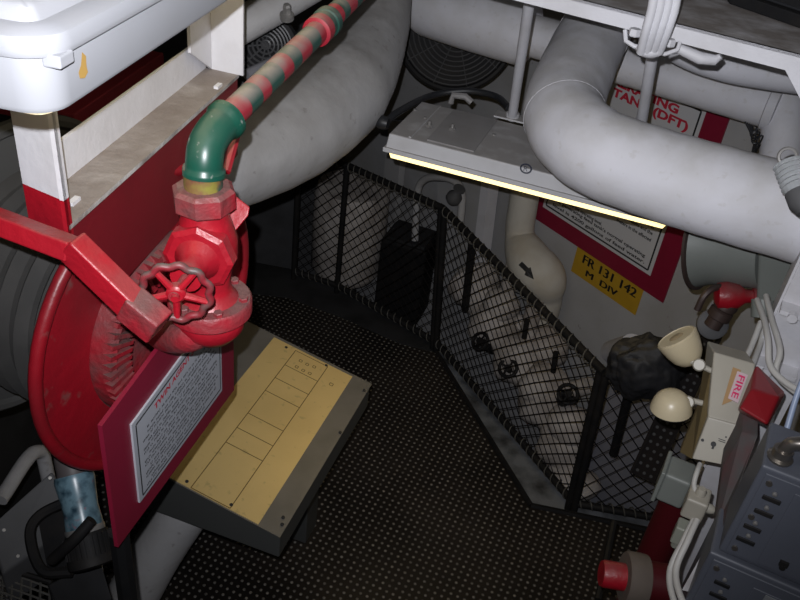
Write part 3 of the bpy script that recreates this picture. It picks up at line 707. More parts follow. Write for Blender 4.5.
# black tray on the beam
zt_ = zbm + hgt
bt = thing('black_tray', Zp(770, 8, zt_), 'black shallow tray lying on the dusty beam top at upper right', 'tray')
t0 = Zp(722, 2, zt_); t1 = Zp(800, 29, zt_); td = (t1 - t0); td.z = 0; td.normalize(); tn = V(-td.y, td.x, 0); tn = tn if tn.y > 0 else -tn
def trr(o_, L_, W_, z, ch): return [o_ + td * a + tn * b + Z * z for a, b in ((ch, 0), (L_ - ch, 0), (L_, ch), (L_, W_ - ch), (L_ - ch, W_), (ch, W_), (0, W_ - ch), (0, ch))]
mb = MB(); rings(mb, [trr(t0, .35, .2, 0.001, .02), trr(t0 - td * .006 - tn * .006, .362, .212, .03, .022)]); mb.build('pan', M['black'], bt, bevel=.003)
mb = MB(); rings(mb, [trr(t0 + td * .02 + tn * .02, .31, .16, .03, .012), trr(t0 + td * .02 + tn * .02, .31, .16, .036, .012)]); mb.build('cover', M['cable'], bt, bevel=.002)

# twin lamp fixture (fluorescent)
x0_ = D(385, 151, 2.7); zf = x0_.z
x1_ = Zp(674, 226, zf)
fd = (x1_ - x0_); fd.z = 0; FLn = fd.length; fd.normalize(); fwv = V(-fd.y, fd.x, 0); fwv = fwv if fwv.y > 0 else -fwv
fx = thing('fluorescent_light', lerp(x0_, x1_, .5) + fwv * .17, 'dusty white fluorescent fixture with glowing yellow underside hung below the beam', 'light')
FWd = .34; fhh = .062
def X(a, b, z): return V(x0_.x, x0_.y, zf) + fd * a + fwv * b + Z * z
mb = MB(); mb.hexa([X(0, 0, .012), X(FLn, 0, .012), X(FLn, FWd, .012), X(0, FWd, .012), X(.006, .006, fhh), X(FLn - .006, .006, fhh), X(FLn - .006, FWd - .006, fhh), X(.006, FWd - .006, fhh)]); hs = mb.build('housing', M['fixb'], fx, bevel=.004)
mb = MB(); rings(mb, [[X(-.006, -.008, .0), X(FLn + .006, -.008, .0), X(FLn + .006, FWd + .008, .0), X(-.006, FWd + .008, .0)], [X(-.006, -.008, .016), X(FLn + .006, -.008, .016), X(FLn + .006, FWd + .008, .016), X(-.006, FWd + .008, .016)]]); mb.build('lower_frame', M['fixb'], fx, bevel=.002)
mb = MB(); rings(mb, [[X(.012, .004, -.0005), X(FLn - .02, .004, -.0005), X(FLn - .02, FWd - .01, -.0005), X(.012, FWd - .01, -.0005)], [X(.02, .008, -.022), X(FLn - .03, .008, -.022), X(FLn - .03, FWd - .02, -.022), X(.02, FWd - .02, -.022)]]); mb.build('diffuser', M['glow'], fx)['label'] = 'glowing yellow diffuser strip'
# end plate seam, clamp plate, hook, studs
mb = MB(); mb.box(X(.075, FWd / 2, fhh + .001), fd * .004, fwv * (FWd / 2 - .012), Z * .003); mb.build('end_seam', M['fixb'], hs)
mb = MB(); mb.hexa([X(.13, .02, fhh), X(.29, .02, fhh), X(.29, FWd - .02, fhh), X(.13, FWd - .02, fhh), X(.13, .02, fhh + .006), X(.29, .02, fhh + .006), X(.29, FWd - .02, fhh + .006), X(.13, FWd - .02, fhh + .006)]); cp = mb.build('clamp_plate', mat('plate_grey', (.27, .26, .26), .5, col2=(.22, .21, .2), nscale=12), fx, bevel=.002)
for px, py in ((429, 127), (452, 130)):
    c = PL(px, py, X(0, 0, fhh + .006), Z); mb = MB(); hexn(mb, c, Z, .012, .010, 6); mb.cyl(c, c + Z * .022, .006, n=10); mb.build('stud', M['bolt'], cp, True)
hk = PL(464, 106, X(0, 0, fhh + .006), Z)
mb = MB(); mb.tube([hk - fd * .05, hk - fd * .045 + Z * .03, hk + Z * .035, hk + fd * .025 + Z * .02], .012, 8); mb.build('hook', mat('plate_grey', (.3, .29, .29)), cp, True)
for px, py in ((494, 135), (425, 118), (415, 110)):
    c = PL(px, py, X(0, 0, fhh), Z); mb = MB(); mb.lathe(c, Z, [(.007, 0), (.006, .004)], 10); mb.build('screw', M['bolt'], hs)
# circled R written on the side
mb = MB(); cR = PL(526, 168.5, X(0, -.0005, 0), fwv)
sideu = fd; mbp = []
for i in range(18):
    a = 2 * PI * i / 18; a2 = 2 * PI * (i + 1) / 18
    strip(mb, cR + fd * math.cos(a) * .017 + Z * math.sin(a) * .015 - fwv * .001, cR + fd * math.cos(a2) * .017 + Z * math.sin(a2) * .015 - fwv * .001, .005, fwv)
text_into(mb, 'R', cR - Z * .009 - fwv * .001, fd, Z, .018, None, 'c', -.01)
mb.build('lettering', mat('pen_ink', (.03, .035, .06), .6), hs)
# cable to fixture
lagpipe('power_cable', [D(386, 122, 2.75), D(398, 112, 2.8), D(430, 96, 2.98), D(465, 91, 3.0), D(495, 96, 2.95), D(509, 108, 2.85)], .012, M['cable'], 'black cable looping over the fluorescent fixture end', 'cable', 10)
mb = MB(); c = D(384, 123, 2.73); mb.lathe(c, fd, [(.018, -.025), (.024, -.015), (.024, .0), (.02, .015)], 14); o = mb.build('cable_gland', M['cable'], None, True); tag(o, 'dark cable gland on the left end of the fluorescent fixture', 'fitting')
# hanger rods
rtop = D(532, 3, 2.2)
hr = thing('hanger_rod', X(0, 0, fhh), 'white rod from the beam down to the fluorescent fixture', 'rod', 'white hanger rods'); 
ra_ = PL(512, 118, X(0, 0, fhh + .004), Z); hr.location = ra_
rb_ = D(529, 5, 2.35)
mb = MB(); mb.tube([ra_, rb_, rb_ + (rb_ - ra_).normalized() * .25], .0165, 14); mb.build('rod', M['white'], hr, True)
mb = MB(); mb.box(ra_ + Z * .003, fd * .06, fwv * .03, Z * .003); mb.lathe(ra_, Z, [(.024, .0), (.024, .02), (.017, .025)], 12); mb.build('foot_plate', M['fixb'], hr, bevel=.001)
hr2 = thing('hanger_rod', D(642, 120, 2.5), 'white rod hanging from the cable saddle down behind the large bent pipe', 'rod', 'white hanger rods')
mb = MB(); mb.tube([D(660, 30, 2.05), D(652, 58, 2.15), D(641, 125, 2.5)], [.015, .0155, .0165], 14); mb.build('rod', M['white'], hr2, True)

# cable saddle over the beam
cs = thing('cable_saddle', D(655, 50, 1.78), 'white strapped cable bundle with bolted saddle crossing the beam', 'cable bundle')
cd = []
for i in range(4):
    off = (i - 1.5) * 7.5
    mb = MB(); mb.tube(smooth_path([D(668 + off, -30, 1.62), D(664 + off, 5, 1.66), D(657 + off * .95, 30, 1.70), D(650 + off * .8, 52, 1.76)], 5), .010, 10); mb.build('cable', M['white'], cs, True)
mb = MB(); mb.ball(D(649, 50, 1.765), .03, 12, (1, .7, .55)); mb.build('knuckle', M['white'], cs, True)
mb = MB(); mb.tube([D(625, 30, 1.80), D(626, 41, 1.80), D(634, 46, 1.79), D(665, 54, 1.79), D(677, 50, 1.79), D(680, 42, 1.79)], .005, 8)
mb.build('saddle', M['white'], cs, True)
for px, py in ((634, 36), (668, 46)):
    mb = MB(); hexn(mb, D(px, py, 1.79), UP * -1 + V(0, 0, 0) if False else Z, .014, .016, 6); mb.build('nut', M['white'], cs)
mb = MB(); mb.tube([D(678, 48, 1.82), D(700, 58, 1.82), D(715, 60, 1.82), D(721, 56, 1.81)], [.011, .014, .012, .006], 10); mb.build('tail', M['white'], cs, True)

# big bent pipe
lp = [D(640, -60, 3.2), D(602, 18, 2.82), D(577, 70, 2.58), D(564, 114, 2.38), D(590, 148, 2.24), D(650, 172, 2.17), D(720, 193, 2.10), D(830, 224, 2.02), D(1000, 275, 1.88), D(1300, 365, 1.65)]
bp = thing('bent_pipe', lp[5] - Z * .12, 'big white lagged pipe bending in front of the fluorescent fixture', 'pipe')
P = smooth_path(lp, 10); mb = MB(); mb.tube(P, [.118 * (1 + .006 * math.sin(i * 1.3)) for i in range(len(P))], 40); mb.build('lagging', M['lag'], bp, True)
for i in (13, 31): 
    t_ = (P[i + 1] - P[i - 1]).normalized(); mb = MB(); mb.torus(P[i], t_, .1183, .0009, 40, 5); mb.build('wrap_seam', M['lag'], bp, True)

# white pipes behind, in front of the tall sign
lagpipe('lagged_pipe', [D(640, 20, 2.75), D(680, 48, 2.62), D(720, 64, 2.58), D(770, 74, 2.58), D(860, 86, 2.6)], .05, M['lag'], 'white pipe curving just under the beam at upper right')
lagpipe('lagged_pipe', [D(785, 80, 2.95), D(783, 130, 2.95), D(778, 200, 3.0)], .075, M['lag'], 'white upright pipe beside the tied wire at right edge')
# wire knot on bulkhead
mb = MB()
for i in range(5):
    mb.tube(smooth_path([D(745 + i * 2, 122 + i, 2.95), D(752, 134 + i * 2, 2.9), D(757 + (i % 3) * 3, 128 + i * 4, 2.9), D(752 + i, 152, 2.95)], 4), .003, 5)
o = mb.build('wire_tie', M['cable'], None, True); tag(o, 'knot of thin dark wire right of the tall maroon sign', 'wire')

# clear ribbed lamp at right edge
gl = thing('jar_lamp', D(795, 185, 1.7), 'clear ribbed glass jar lamp at the right edge before the big pipe', 'light')
ga_ = D(788, 162, 1.75); gax = (D(800, 193, 1.72) - ga_).normalized()
mb = MB(); prof = [(.02, 0)]
for i in range(6): prof += [(.033, .006 + i * .011), (.028, .0115 + i * .011)]
mb.lathe(ga_, gax, prof + [(.022, .074)], 24); mb.build('jar', M['clear'], gl, True)
mb = MB(); mb.torus(ga_ - gax * .008 + V(0, 0, .005), ray(790, 165), .018, .004, 20, 6); mb.build('wire_bail', M['bolt'], gl, True)
mb = MB(); mb.lathe(ga_ + gax * .074, gax, [(.03, 0), (.03, .03), (.02, .05)], 16); mb.build('cap', M['darkgrey'], gl, True)

# ================================================================== BULKHEAD SIGNS
so = .012
def wpp(x, y, o_=so): return wp(x, y, WS - o_)
def wu(x, y): return wpp(x, y).dot(WU)
def wz(x, y): return wpp(x, y).z
def WP(u, z, o_=so): return WN * (WS - o_) + WU * u + Z * z
ul = wu(525, 213); ur = (wu(662, 301) + wu(730.5, 118)) / 2; zb3 = (wz(529, 215.5) + wz(662, 301.4)) / 2; zt3 = 2.12
zt3 = wz(701.6, 114) + .17
ds = thing('tank_sign', WP((ul + ur) / 2, zb3), 'tall maroon sign with white lettered panel on the bulkhead behind the fixture', 'sign')
mb = MB(); mb.prism([WP(ul, zb3), WP(ur, zb3), WP(ur, zt3), WP(ul, zt3)], WN * .01); mb.build('board', M['maroon'], ds)
pl_ = wu(543, 207); pr_ = (wu(649.8, 274.8) + wu(707.7, 111.7)) / 2; pbz = (wz(543, 207) + wz(649.8, 274.8)) / 2; ptz = wz(701.6, 114) + .035
mb = MB(); mb.prism([WP(pl_, pbz, so + .003), WP(pr_, pbz, so + .003), WP(pr_, ptz, so + .003), WP(pl_, ptz, so + .003)], WN * .004); dp_ = mb.build('text_panel', M['paper'], ds)
mb = MB(); bo = .022; o_ = so + .0045
x_l, x_r, z_b, z_t = pl_ + bo, pr_ - bo, pbz + bo, ptz - bo
for a, b in (((x_l, z_b), (x_r, z_b)), ((x_l, z_t), (x_r, z_t)), ((x_l, z_b), (x_l, z_t)), ((x_r, z_b), (x_r, z_t))): strip(mb, WP(*a, o_), WP(*b, o_), .009, WN)
mb.cur = 1
cu_ = (pl_ + pr_) / 2
u2 = wu(687.5, 131); z2 = wz(687.5, 131)
hw2 = u2 - cu_
zT1 = wz(678, 114); chh = (zT1 - z2) * .74
text_into(mb, 'FEED TANK (DFT)', WP(cu_, z2, o_), WU, Z, chh, hw2 * 2, 'c', .045)
u1_ = wu(678, 114)
text_into(mb, 'DEAERATING', WP(cu_, zT1, o_), WU, Z, chh, (u1_ - cu_) * 2, 'c', .045)
mb.cur = 0
hx = .0175
def line_lr(txt, xl, yl, xr, yr):
    ua, ub = wu(xl, yl), wu(xr, yr); z = (wz(xl, yl) + wz(xr, yr)) / 2
    text_into(mb, txt, WP(ua, z, o_), WU, Z, hx, ub - ua, 'l', .028)
line_lr('level is 4200 gallons of feed water.', 553, 206.5, 645, 262.5)
line_lr("The generating feed tank's normal operating", 553.5, 200.5, 645.5, 256.5)
za = wz(602, 225.5); text_into(mb, 'low the operating level.', WP(wu(602, 225.5), za, o_), WU, Z, hx, None, 'r', .028)
for t_, x, y in (('meters in the affected', 651, 241.5), ('results and the', 652.7, 235), ('results in', 654, 229)):
    text_into(mb, t_, WP(wu(x, y), wz(x, y), o_), WU, Z, hx, None, 'r', .028)
mb.build('lettering', [M['ink'], M['redink']], dp_)
# yellow frame-number sign
ys = thing('location_plate', wpp(600, 290), 'yellow stencilled plate on the bulkhead under the tall maroon sign', 'sign')
yl = wu(569.7, 271.8); yr = (wu(635.6, 316) + wu(641.2, 289.7)) / 2; yb = (wz(569.7, 271.8) + wz(635.6, 316)) / 2; yt = wz(575.6, 247.7) + .02
mb = MB(); mb.prism([WP(yl, yb, .004), WP(yr, yb, .004), WP(yr, yt, .004), WP(yl, yt, .004)], WN * .003); yp = mb.build('plate', M['yellow'], ys)
mb = MB(); cy = (yl + yr) / 2; yh = (yt - yb)
z_m = (wz(586, 285) + wz(612, 296)) / 2
for ds_ in (0, .003, .006): text_into(mb, 'M  DIV', WP((wu(583, 284) + wu(613, 298)) / 2 + ds_, yb + yh * .17, .0055), WU, Z, yh * .22, (wu(613, 298) - wu(582, 279)), 'c', .0)
for ds_ in (0, .003, .006): text_into(mb, 'FR 131 142', WP(cy + .01 + ds_, yb + yh * .53, .0055), WU, Z, yh * .30, (yr - yl) * .80, 'c', .0)
mb.build('lettering', M['ink'], yp)

# lagged pipe with arrow
ap = thing('arrow_pipe', wp(540, 330, 3.05), 'cream lagged pipe bend with black flow arrow left of the yellow plate', 'pipe')
S2 = 3.04
pts = [wp(538, 120, S2), wp(530, 165, S2), wp(523, 205, S2), wp(520, 235, S2), wp(530, 262, S2 - .04), wp(545, 280, S2 - .02), wp(547, 300, S2 + .02), wp(538, 330, S2 + .03), wp(520, 380, S2)]
P = smooth_path(pts, 8); rr = [.080 if i < 24 else .082 + .048 * math.sin(min(1, max(0, (i - 24) / 22)) * PI) for i in range(len(P))]
mb = MB(); mb.tube(P, rr, 28); pr = mb.build('lagging', M['lagcream'], ap, True)
from mathutils.bvhtree import BVHTree
bv = BVHTree.FromPolygons([tuple(p) for p in mb.v], mb.f)
arrow = [(518.5, 265), (522, 261.5), (529, 268.5), (530.5, 267), (534, 279.5), (524.5, 275), (526, 272.5)]
def onpipe(x, y):
    d = ray(x, y).normalized(); h = bv.ray_cast(CAM, d)[0]
    return (h if h is not None else D(x, y, 4.0)) - d * .003
mb = MB(); cen = onpipe(526, 270)
for a_, b_ in zip(arrow, arrow[1:] + arrow[:1]):
    q = [onpipe(lerp(a_[0], b_[0], t), lerp(a_[1], b_[1], t)) for t in (0, .5, 1)]
    mb.poly([cen, q[0], q[1]]); mb.poly([cen, q[1], q[2]])
mb.build('flow_arrow', M['ink'], pr)['label'] = 'black flow arrow'

# conduits and grey casing behind the far fence
bk = thing('grey_casing', wp(470, 240, 2.95), 'grey upright casing with white corner strip left of the arrow pipe', 'casing')
mb = MB(); mb.prism([wp(445, 180, 3.1), wp(492, 180, 3.1), wp(480, 285, 3.1), wp(445, 285, 3.1)], WN * -.06); mb.build('case', M['wall'], bk)
mb = MB(); mb.prism([wp(492, 178, 3.1), wp(500, 178, 3.1), wp(486, 290, 3.1), wp(478, 290, 3.1)], WN * -.08); mb.build('corner_strip', M['white'], bk)
lagpipe('bent_pipe', [wp(415, 240, 2.9), wp(417, 195, 2.9), wp(424, 180, 2.9), wp(440, 177, 2.9), wp(456, 182, 2.9), wp(462, 195, 2.9), wp(460, 225, 2.9)], .022, M['lagdim'], 'small grey bent pipe behind the corner of the far fence', 'pipe', 12)
mb = MB(); c = wp(455, 196, 2.85); mb.lathe(c, V(.3, -.3, 1), [(.03, -.05), (.045, -.03), (.045, .0), (.03, .02), (.02, .05), (.035, .055), (.035, .065)], 14); o = mb.build('pipe_fitting', M['darkgrey'], None, True); tag(o, 'dark pipe fitting at the end of the small bent pipe', 'fitting')

# grey lagged tank and dark crate behind the far fence
tk = thing('lagged_tank', PL(352, 280, V(0, 4.78, 0), V(0, 1, 0)), 'grey lagged upright tank behind the far fence panel', 'tank')
c2 = PL(346, 270, V(0, 4.78, 0), V(0, 1, 0))
mb = MB(); mb.lathe(c2, Z, [(.08, -.05), (.2, -.02), (.245, .05), (.25, .4), (.245, .62), (.23, .66)], 32); mb.build('lagging', M['lagold'], tk, True)
mb = MB(); mb.lathe(c2 - Z * 1.5, Z, [(.1, 0), (.08, 1.48)], 16); mb.build('stem', M['dark'], tk, True)
dcr = thing('equipment_crate', PL(412, 300, V(0, 4.62, 0), V(0, 1, 0)), 'black boxy equipment case behind the far fence beside the tank', 'case')
c = PL(410, 242, V(0, 4.62, 0), V(0, 1, 0))
mb = MB(); mb.box(c - Z * .25, V(.15, -.05, 0), V(.04, .14, 0), Z * .3); mb.build('case', M['black'], dcr, bevel=.02)
mb = MB(); mb.box(c + Z * .055, V(.13, -.045, 0), V(.035, .12, 0), Z * .012); mb.build('lid', M['dark'], dcr, bevel=.005)
# bulkhead stiffener panels in dim background
bp_ = MB(); bp_.prism([wp(395, 120, 3.12), wp(410, 120, 3.12), wp(392, 300, 3.12), wp(377, 300, 3.12)], WN * -.05); struct(bp_.build('trim_4', M['wall']))

# ================================================================== VALVE GROUP BEHIND MIDDLE FENCE
def behind(x, y, s=2.82): return wp(x, y, s)
vg = thing('lagged_manifold', behind(540, 420, 2.9) - Z * .2, 'lumpy aged lagged pipe manifold behind the middle fence panel', 'pipe')
P = smooth_path([behind(470, 275, 2.95), behind(492, 320, 2.9), behind(520, 360, 2.88), behind(550, 410, 2.84), behind(568, 460, 2.78), behind(570, 500, 2.74)], 8)
mb = MB(); mb.tube(P, [.13 + .035 * math.sin(i * .9) + .02 * noise.noise(V(i * .7, 0, 0)) for i in range(len(P))], 24); mb.build('main_lagging', M['lagold'], vg, True)
for (x, y, s, r) in ((502, 305, 2.90, .11), (548, 345, 3.02, .13), (545, 385, 2.84, .14), (572, 425, 2.80, .13), (520, 330, 3.0, .11), (565, 470, 2.76, .10)):
    mb = MB(); mb.ball(behind(x, y, s), r, 18, (1, .9, .85)); 
    for p in mb.v: p += (p - behind(x, y, s)) * (.25 * noise.noise(p * 9))
    mb.build('lagged_lump', M['lagold'], vg, True)
for a, b in (((525, 345), (536, 300)), ((556, 395), (590, 385)), ((500, 320), (515, 260))):
    mb = MB(); mb.tube([behind(*a, 2.9), behind(*b, 2.95)], .045, 14); mb.build('branch', M['lagold'], vg, True)
wheelproto = None
for i, (x, y, s, lab) in enumerate(((480, 341, 2.73, 'small dark valve handwheel nearest the fence corner strut'), (508, 368, 2.73, 'dark valve handwheel at the middle of the lagged manifold'), (568, 394, 2.73, 'dark rounded handwheel nearest the fence end post'))):
    c = behind(x, y, s)
    if wheelproto is None:
        t = thing('valve_handwheel', c, lab, 'handwheel', 'handwheels on the lagged manifold')
        ax = (CAM - c).normalized() * .7 + V(-.6, .1, .2); ax.normalize(); u, w = frame(ax)
        m = MB(); m.torus(c, ax, .048, .010, 30, 8); m.build('rim', M['black'], t, True)
        m = MB()
        for k in range(4):
            a = PI / 2 * k; d = u * math.cos(a) + w * math.sin(a); m.tube([c, c + d * .048], .006, 6)
        m.build('spoke', M['black'], t, True)
        m = MB(); m.tube([c + ax * .01, c - ax * .12], .02, 10); m.tube([c - ax * .06, c - ax * .14], .035, 10); m.build('stem', M['black'], t, True)
        wheelproto = t
    else:
        t = copy_tree(wheelproto); t.location = c; t['label'] = lab
        t.rotation_euler = (0, .2 * i, .3 * i)
for (x0, y0, x1, y1, lab) in ((524, 338, 527, 320, 'short dark valve stem standing on the lagged manifold under the top rail'), (553, 372, 556, 352, 'short dark valve stem right of the middle handwheel')):
    mb = MB(); mb.tube([behind(x0, y0, 2.74), behind(x1, y1, 2.74)], .014, 8); mb.build('valve_stem', M['black'], vg, True)['label'] = 'dark valve stem'
# grey sheet floor of the pit behind the near fence
mb = MB(); sp_ = 2.93
mb.prism([wp(578, 505, sp_), wp(610, 385, sp_), wp(735, 440, sp_), wp(705, 590, sp_)], WN * .22)
o = mb.build('grey_plate', mat('plate_bluegrey', (.25, .25, .285), .6, col2=(.18, .18, .205), nscale=6), bevel=.006); tag(o, 'flat blue-grey steel casing showing through the near fence panel', 'casing')

# black sheeting bundle
bd_ = MB(); c = D(645, 368, 3.02); bm = bmesh.new(); bmesh.ops.create_icosphere(bm, subdivisions=5, radius=1)
bu = fd
vs = []
for v in bm.verts:
    p = v.co.copy(); n_ = noise.fractal(p * 1.8 + V(3, 1, 0), 1.2, 2., 3) * .16 + abs(noise.noise(p * 3.5)) * .14
    p = p * (1 + n_); vs.append(c + RT.x * V(1, 0, 0) * p.x * .14 + V(0, 1, 0) * p.y * .09 + Z * p.z * .13 - V(1, 0, 0) * p.z * .0)
bd_.add(vs, [[v.index for v in f.verts] for f in bm.faces]); bm.free()
o = bd_.build('sheeting_bundle', M['bundle'], None, True); tag(o, 'crumpled black sheeting bundle on the fence beside the lamp heads', 'bundle')
lagpipe('lagged_pipe', [wp(612, 352, 3.1), wp(632, 346, 2.95)], .06, M['lag'], 'white lagged stub behind the black sheeting bundle')

# perforated cable tray
ct0 = D(716, 318, 3.02); ct1 = D(642, 478, 3.02)
ct = thing('cable_tray', ct1, 'dark perforated cable tray running down behind the lamp heads', 'cable tray')
td_ = (ct1 - ct0).normalized(); tv = ray(680, 400).normalized(); tw = td_.cross(tv).normalized()
mb = MB(); mb.box((ct0 + ct1) / 2, td_ * ((ct1 - ct0).length / 2), tw * .044, tv * .004); mb.box((ct0 + ct1) / 2 + tw * .044, td_ * ((ct1 - ct0).length / 2), tw * .004, tv * .02); mb.box((ct0 + ct1) / 2 - tw * .044, td_ * ((ct1 - ct0).length / 2), tw * .004, tv * .02)
mb.build('tray', M['wire'], ct)
mb = MB(); L_ = (ct1 - ct0).length
for i in range(22):
    for j in (-1, 0, 1):
        c = ct0 + td_ * (.02 + i * (L_ - .04) / 21) + tw * (j * .026) - tv * .0045
        mb.lathe(c, -tv, [(.006, 0), (.006, .001)], 8)
mb.build('perforation', mat('hole_grey', (.028, .028, .03), .7), ct)
tag(ct, ct['label'], 'cable tray')

# ================================================================== RIGHT SIDE GEAR
# horn / grey-green casing
hnb = thing('siren_horn', D(740, 280, 2.4), 'grey-green drum shaped horn with dark flared rim under the big pipe', 'horn')
ha = D(703, 243, 2.60); hb2 = D(870, 262, 2.30); hx_ = (hb2 - ha).normalized()
mb = MB(); mb.lathe(ha, hx_, [(.142, 0), (.138, .012), (.126, .05), (.122, .12), (.12, .2), (.09, .205)], 40); mb.build('drum', M['greengrey'], hnb, True)
mb = MB(); mb.lathe(ha - hx_ * .012, hx_, [(.14, 0), (.152, .004), (.152, .012), (.14, .016)], 40); mb.build('rim', M['brown'], hnb, True)
hm = ha + hx_ * .205; hz = Z - hx_ * Z.dot(hx_); hz.normalize(); hy = hx_.cross(hz)
mb = MB(); mb.box(hm + hx_ * .12, hx_ * .12, hz * .14, hy * .12); mb.build('driver_case', M['greengrey'], hnb, bevel=.012)
mb = MB(); mb.cyl(D(763, 300, 2.2), D(761, 318, 2.2), .03, .026, 16); mb.build('cable_entry', M['greengrey'], hnb, True)
# red spigot
rs = thing('red_spigot', D(720, 325, 2.55), 'red valve head on brown pipe fitting under the grey-green horn', 'valve')
c = D(733, 296, 2.5); 
mb = MB(); mb.lathe(c, V(1, -.1, .2), [(.015, -.055), (.04, -.045), (.045, -.02), (.038, .015), (.022, .035), (.02, .055), (.028, .056), (.028, .07)], 20); mb.build('head', M['red'], rs, True)
mb = MB(); a = D(724, 308, 2.52); ax = (D(712, 326, 2.55) - a).normalized(); mb.lathe(a, ax, [(.03, -.03), (.036, -.02), (.036, .0), (.03, .005), (.036, .01), (.036, .035), (.026, .04), (.026, .07)], 16); mb.build('fitting', M['brown'], rs, True)
mb = MB(); a = D(711, 324, 2.6); mb.lathe(a, (CAM - a).normalized() + V(.2, 0, 0), [(.045, 0), (.048, .01), (.048, .03), (.04, .035)], 20); mb.build('flange', M['darkgrey'], rs, True)
mb = MB(); mb.tube(smooth_path([D(697, 310, 2.5), D(704, 296, 2.48), D(714, 288, 2.48), D(724, 287, 2.5)], 5), [.011] * 16, 8); mb.build('lever', M['brown'], rs, True)

# white stanchion at right
st0 = D(800, 262, 1.95)
st = thing('white_stanchion', V(st0.x, st0.y, 0), 'white steel stanchion channel carrying the alarm gear at right', 'post')
sxy = V(st0.x, st0.y, 0)
su = V(.92, -.38, 0).normalized(); sv = V(.38, .92, 0).normalized()
mb = MB(); mb.box(sxy + su * .06 + Z * 1.2, su * .06, sv * .006, Z * 1.2); mb.box(sxy + sv * .05 + Z * 1.2, su * .006, sv * .05, Z * 1.2); mb.build('channel', M['whitedust'], st)
for z in (1.95, 1.78, 1.62):
    mb = MB(); mb.box(sxy + su * .05 - sv * .03 + Z * z, su * .05, sv * .025, Z * .006); mb.lathe(sxy + su * .03 - sv * .05 + Z * z, sv * -1, [(.012, 0), (.012, .02)], 8); mb.build('clip', M['white'], st)

# emergency light unit
em = thing('emergency_light', D(715, 455, 1.85), 'cream emergency light box with two swivelling lamp heads', 'light')
dE = 1.86
T = [D(716, 351, dE + .05), D(753, 364, dE + .02), D(741, 432, dE - .03), D(703, 421, dE)]
bk_ = (ray(725, 400).normalized() * .10)
# top face slab and lower front face: faces given toward camera
mb = MB(); f1 = [D(714, 352, 1.93), D(756, 364, 1.90), D(742, 426, 1.845), D(708, 417, 1.87)]
q_ = [p + V(.02, .10, -.04) for p in f1]
mb.hexa(q_ + f1); mb.build('lid', M['creambox'], em, bevel=.004)
mb = MB(); f2 = [D(708, 417, 1.868), D(741, 426, 1.843), D(722, 465, 1.86), D(692, 459, 1.885)]
q_ = [p + V(.03, .10, -.01) for p in f2]
mb.hexa(q_ + f2); fp = mb.build('front_plate', M['creambox'], em, bevel=.003)
n_ = (f2[1] - f2[0]).cross(f2[2] - f2[0]).normalized(); n_ = n_ if n_.dot(CAM - f2[0]) > 0 else -n_
def fpt(x, y): return PL(x, y, f2[0] + n_ * .001, n_)
mb = MB(); mb.lathe(fpt(713.5, 444), n_, [(.006, 0), (.006, .002)], 14); mb.box(fpt(713.3, 446.5), (f2[3] - f2[0]).normalized() * .006, (f2[1] - f2[0]).normalized() * .0025, n_ * .001); mb.lathe(fpt(702.5, 440), n_, [(.0035, 0), (.0035, .002)], 10); mb.lathe(fpt(726, 437), n_, [(.002, 0), (.002, .001)], 8)
for dy in (0, 2):
    strip(mb, fpt(718.5, 438.5 + dy), fpt(725.5, 441 + dy), .0018, n_)
mb.build('keyhole', M['ink'], fp)
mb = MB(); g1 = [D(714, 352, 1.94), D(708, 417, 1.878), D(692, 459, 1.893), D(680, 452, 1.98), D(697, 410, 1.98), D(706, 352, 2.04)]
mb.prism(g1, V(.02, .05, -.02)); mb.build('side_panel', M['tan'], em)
def lamphead(c, ax, R, parent, dip, dk=1.):
    ax = ax.normalized(); m = MB()
    m.lathe(c, ax, [(.001, -R * dk * 1.5), (R * .3, -R * dk * 1.46), (R * .56, -R * dk * 1.3), (R * .76, -R * dk * 1.02), (R * .9, -R * dk * .6), (R * .98, -R * dk * .2), (R, .0)], 32)
    h = m.build('lamp_head', M['cream'], parent, True)
    m = MB(); m.lathe(c, ax, [(R * .965, -.002), (R * .965, .004), (R * .92, .005), (R * .9, .003)], 32); m.build('lens', M['cream'] if dip else M['black'], h, True)
    if dip:
        m = MB(); m.lathe(c + ax * .0035, ax, [(R * .36, 0), (R * .30, .0015)], 18); m.build('bulb_dip', mat('dip_tan', (.34, .26, .15), .5), h, True)
    return h
lamphead(D(677, 338, 1.96), D(669, 329, 1.957) - D(675, 339, 1.96), .050, em, True)
lamphead(D(671, 409, 1.93), D(669.5, 419, 1.945) - D(671, 409, 1.93), .048, em, False, .68)
for (a, b) in (((697, 364), (712, 371)), ((686, 401), (706, 404))):
    mb = MB(); mb.cyl(D(a[0] - 8, a[1] - 4, 1.94), D(*b, 1.93), .007, n=10); mb.lathe(D(a[0] + 2, a[1] + 1, 1.92), ray(690, 380) * -1, [(.013, -.02), (.015, -.012), (.015, .012), (.012, .016)], 14); mb.build('swivel', M['creambox'], em, True)

# red alarm cover
al = thing('fire_alarm', D(765, 420, 1.75), 'red sloped alarm cover beside the small pink lettered tag', 'alarm')
f = [D(760, 364, 1.76), D(785, 391, 1.70), D(778, 408, 1.70), D(768, 427, 1.70), D(738, 412, 1.74), D(737, 405, 1.75), D(750, 372, 1.77)]
f = [D(762, 363, 1.80), D(785, 392, 1.76), D(771, 426, 1.72), D(738, 410, 1.76)]
r1 = [D(756, 392, 1.70), D(783, 396, 1.69)]
mb = MB()
vs = [D(750, 366, 1.84), D(783, 392, 1.80), D(771, 427, 1.74), D(737, 411, 1.77),       # back outline
      D(750, 386, 1.74), D(780, 396, 1.73), D(770, 424, 1.70), D(741, 409, 1.71)]      # front raised face
vs = [D(756, 363, 1.84), D(786, 393, 1.80), D(768, 427, 1.72), D(737, 411, 1.76), D(752, 389, 1.735), D(780, 396, 1.73), D(767, 425, 1.695), D(739, 408, 1.715)]
mb.hexa(vs)
mb.build('cover', M['alarm'], al, bevel=.006)
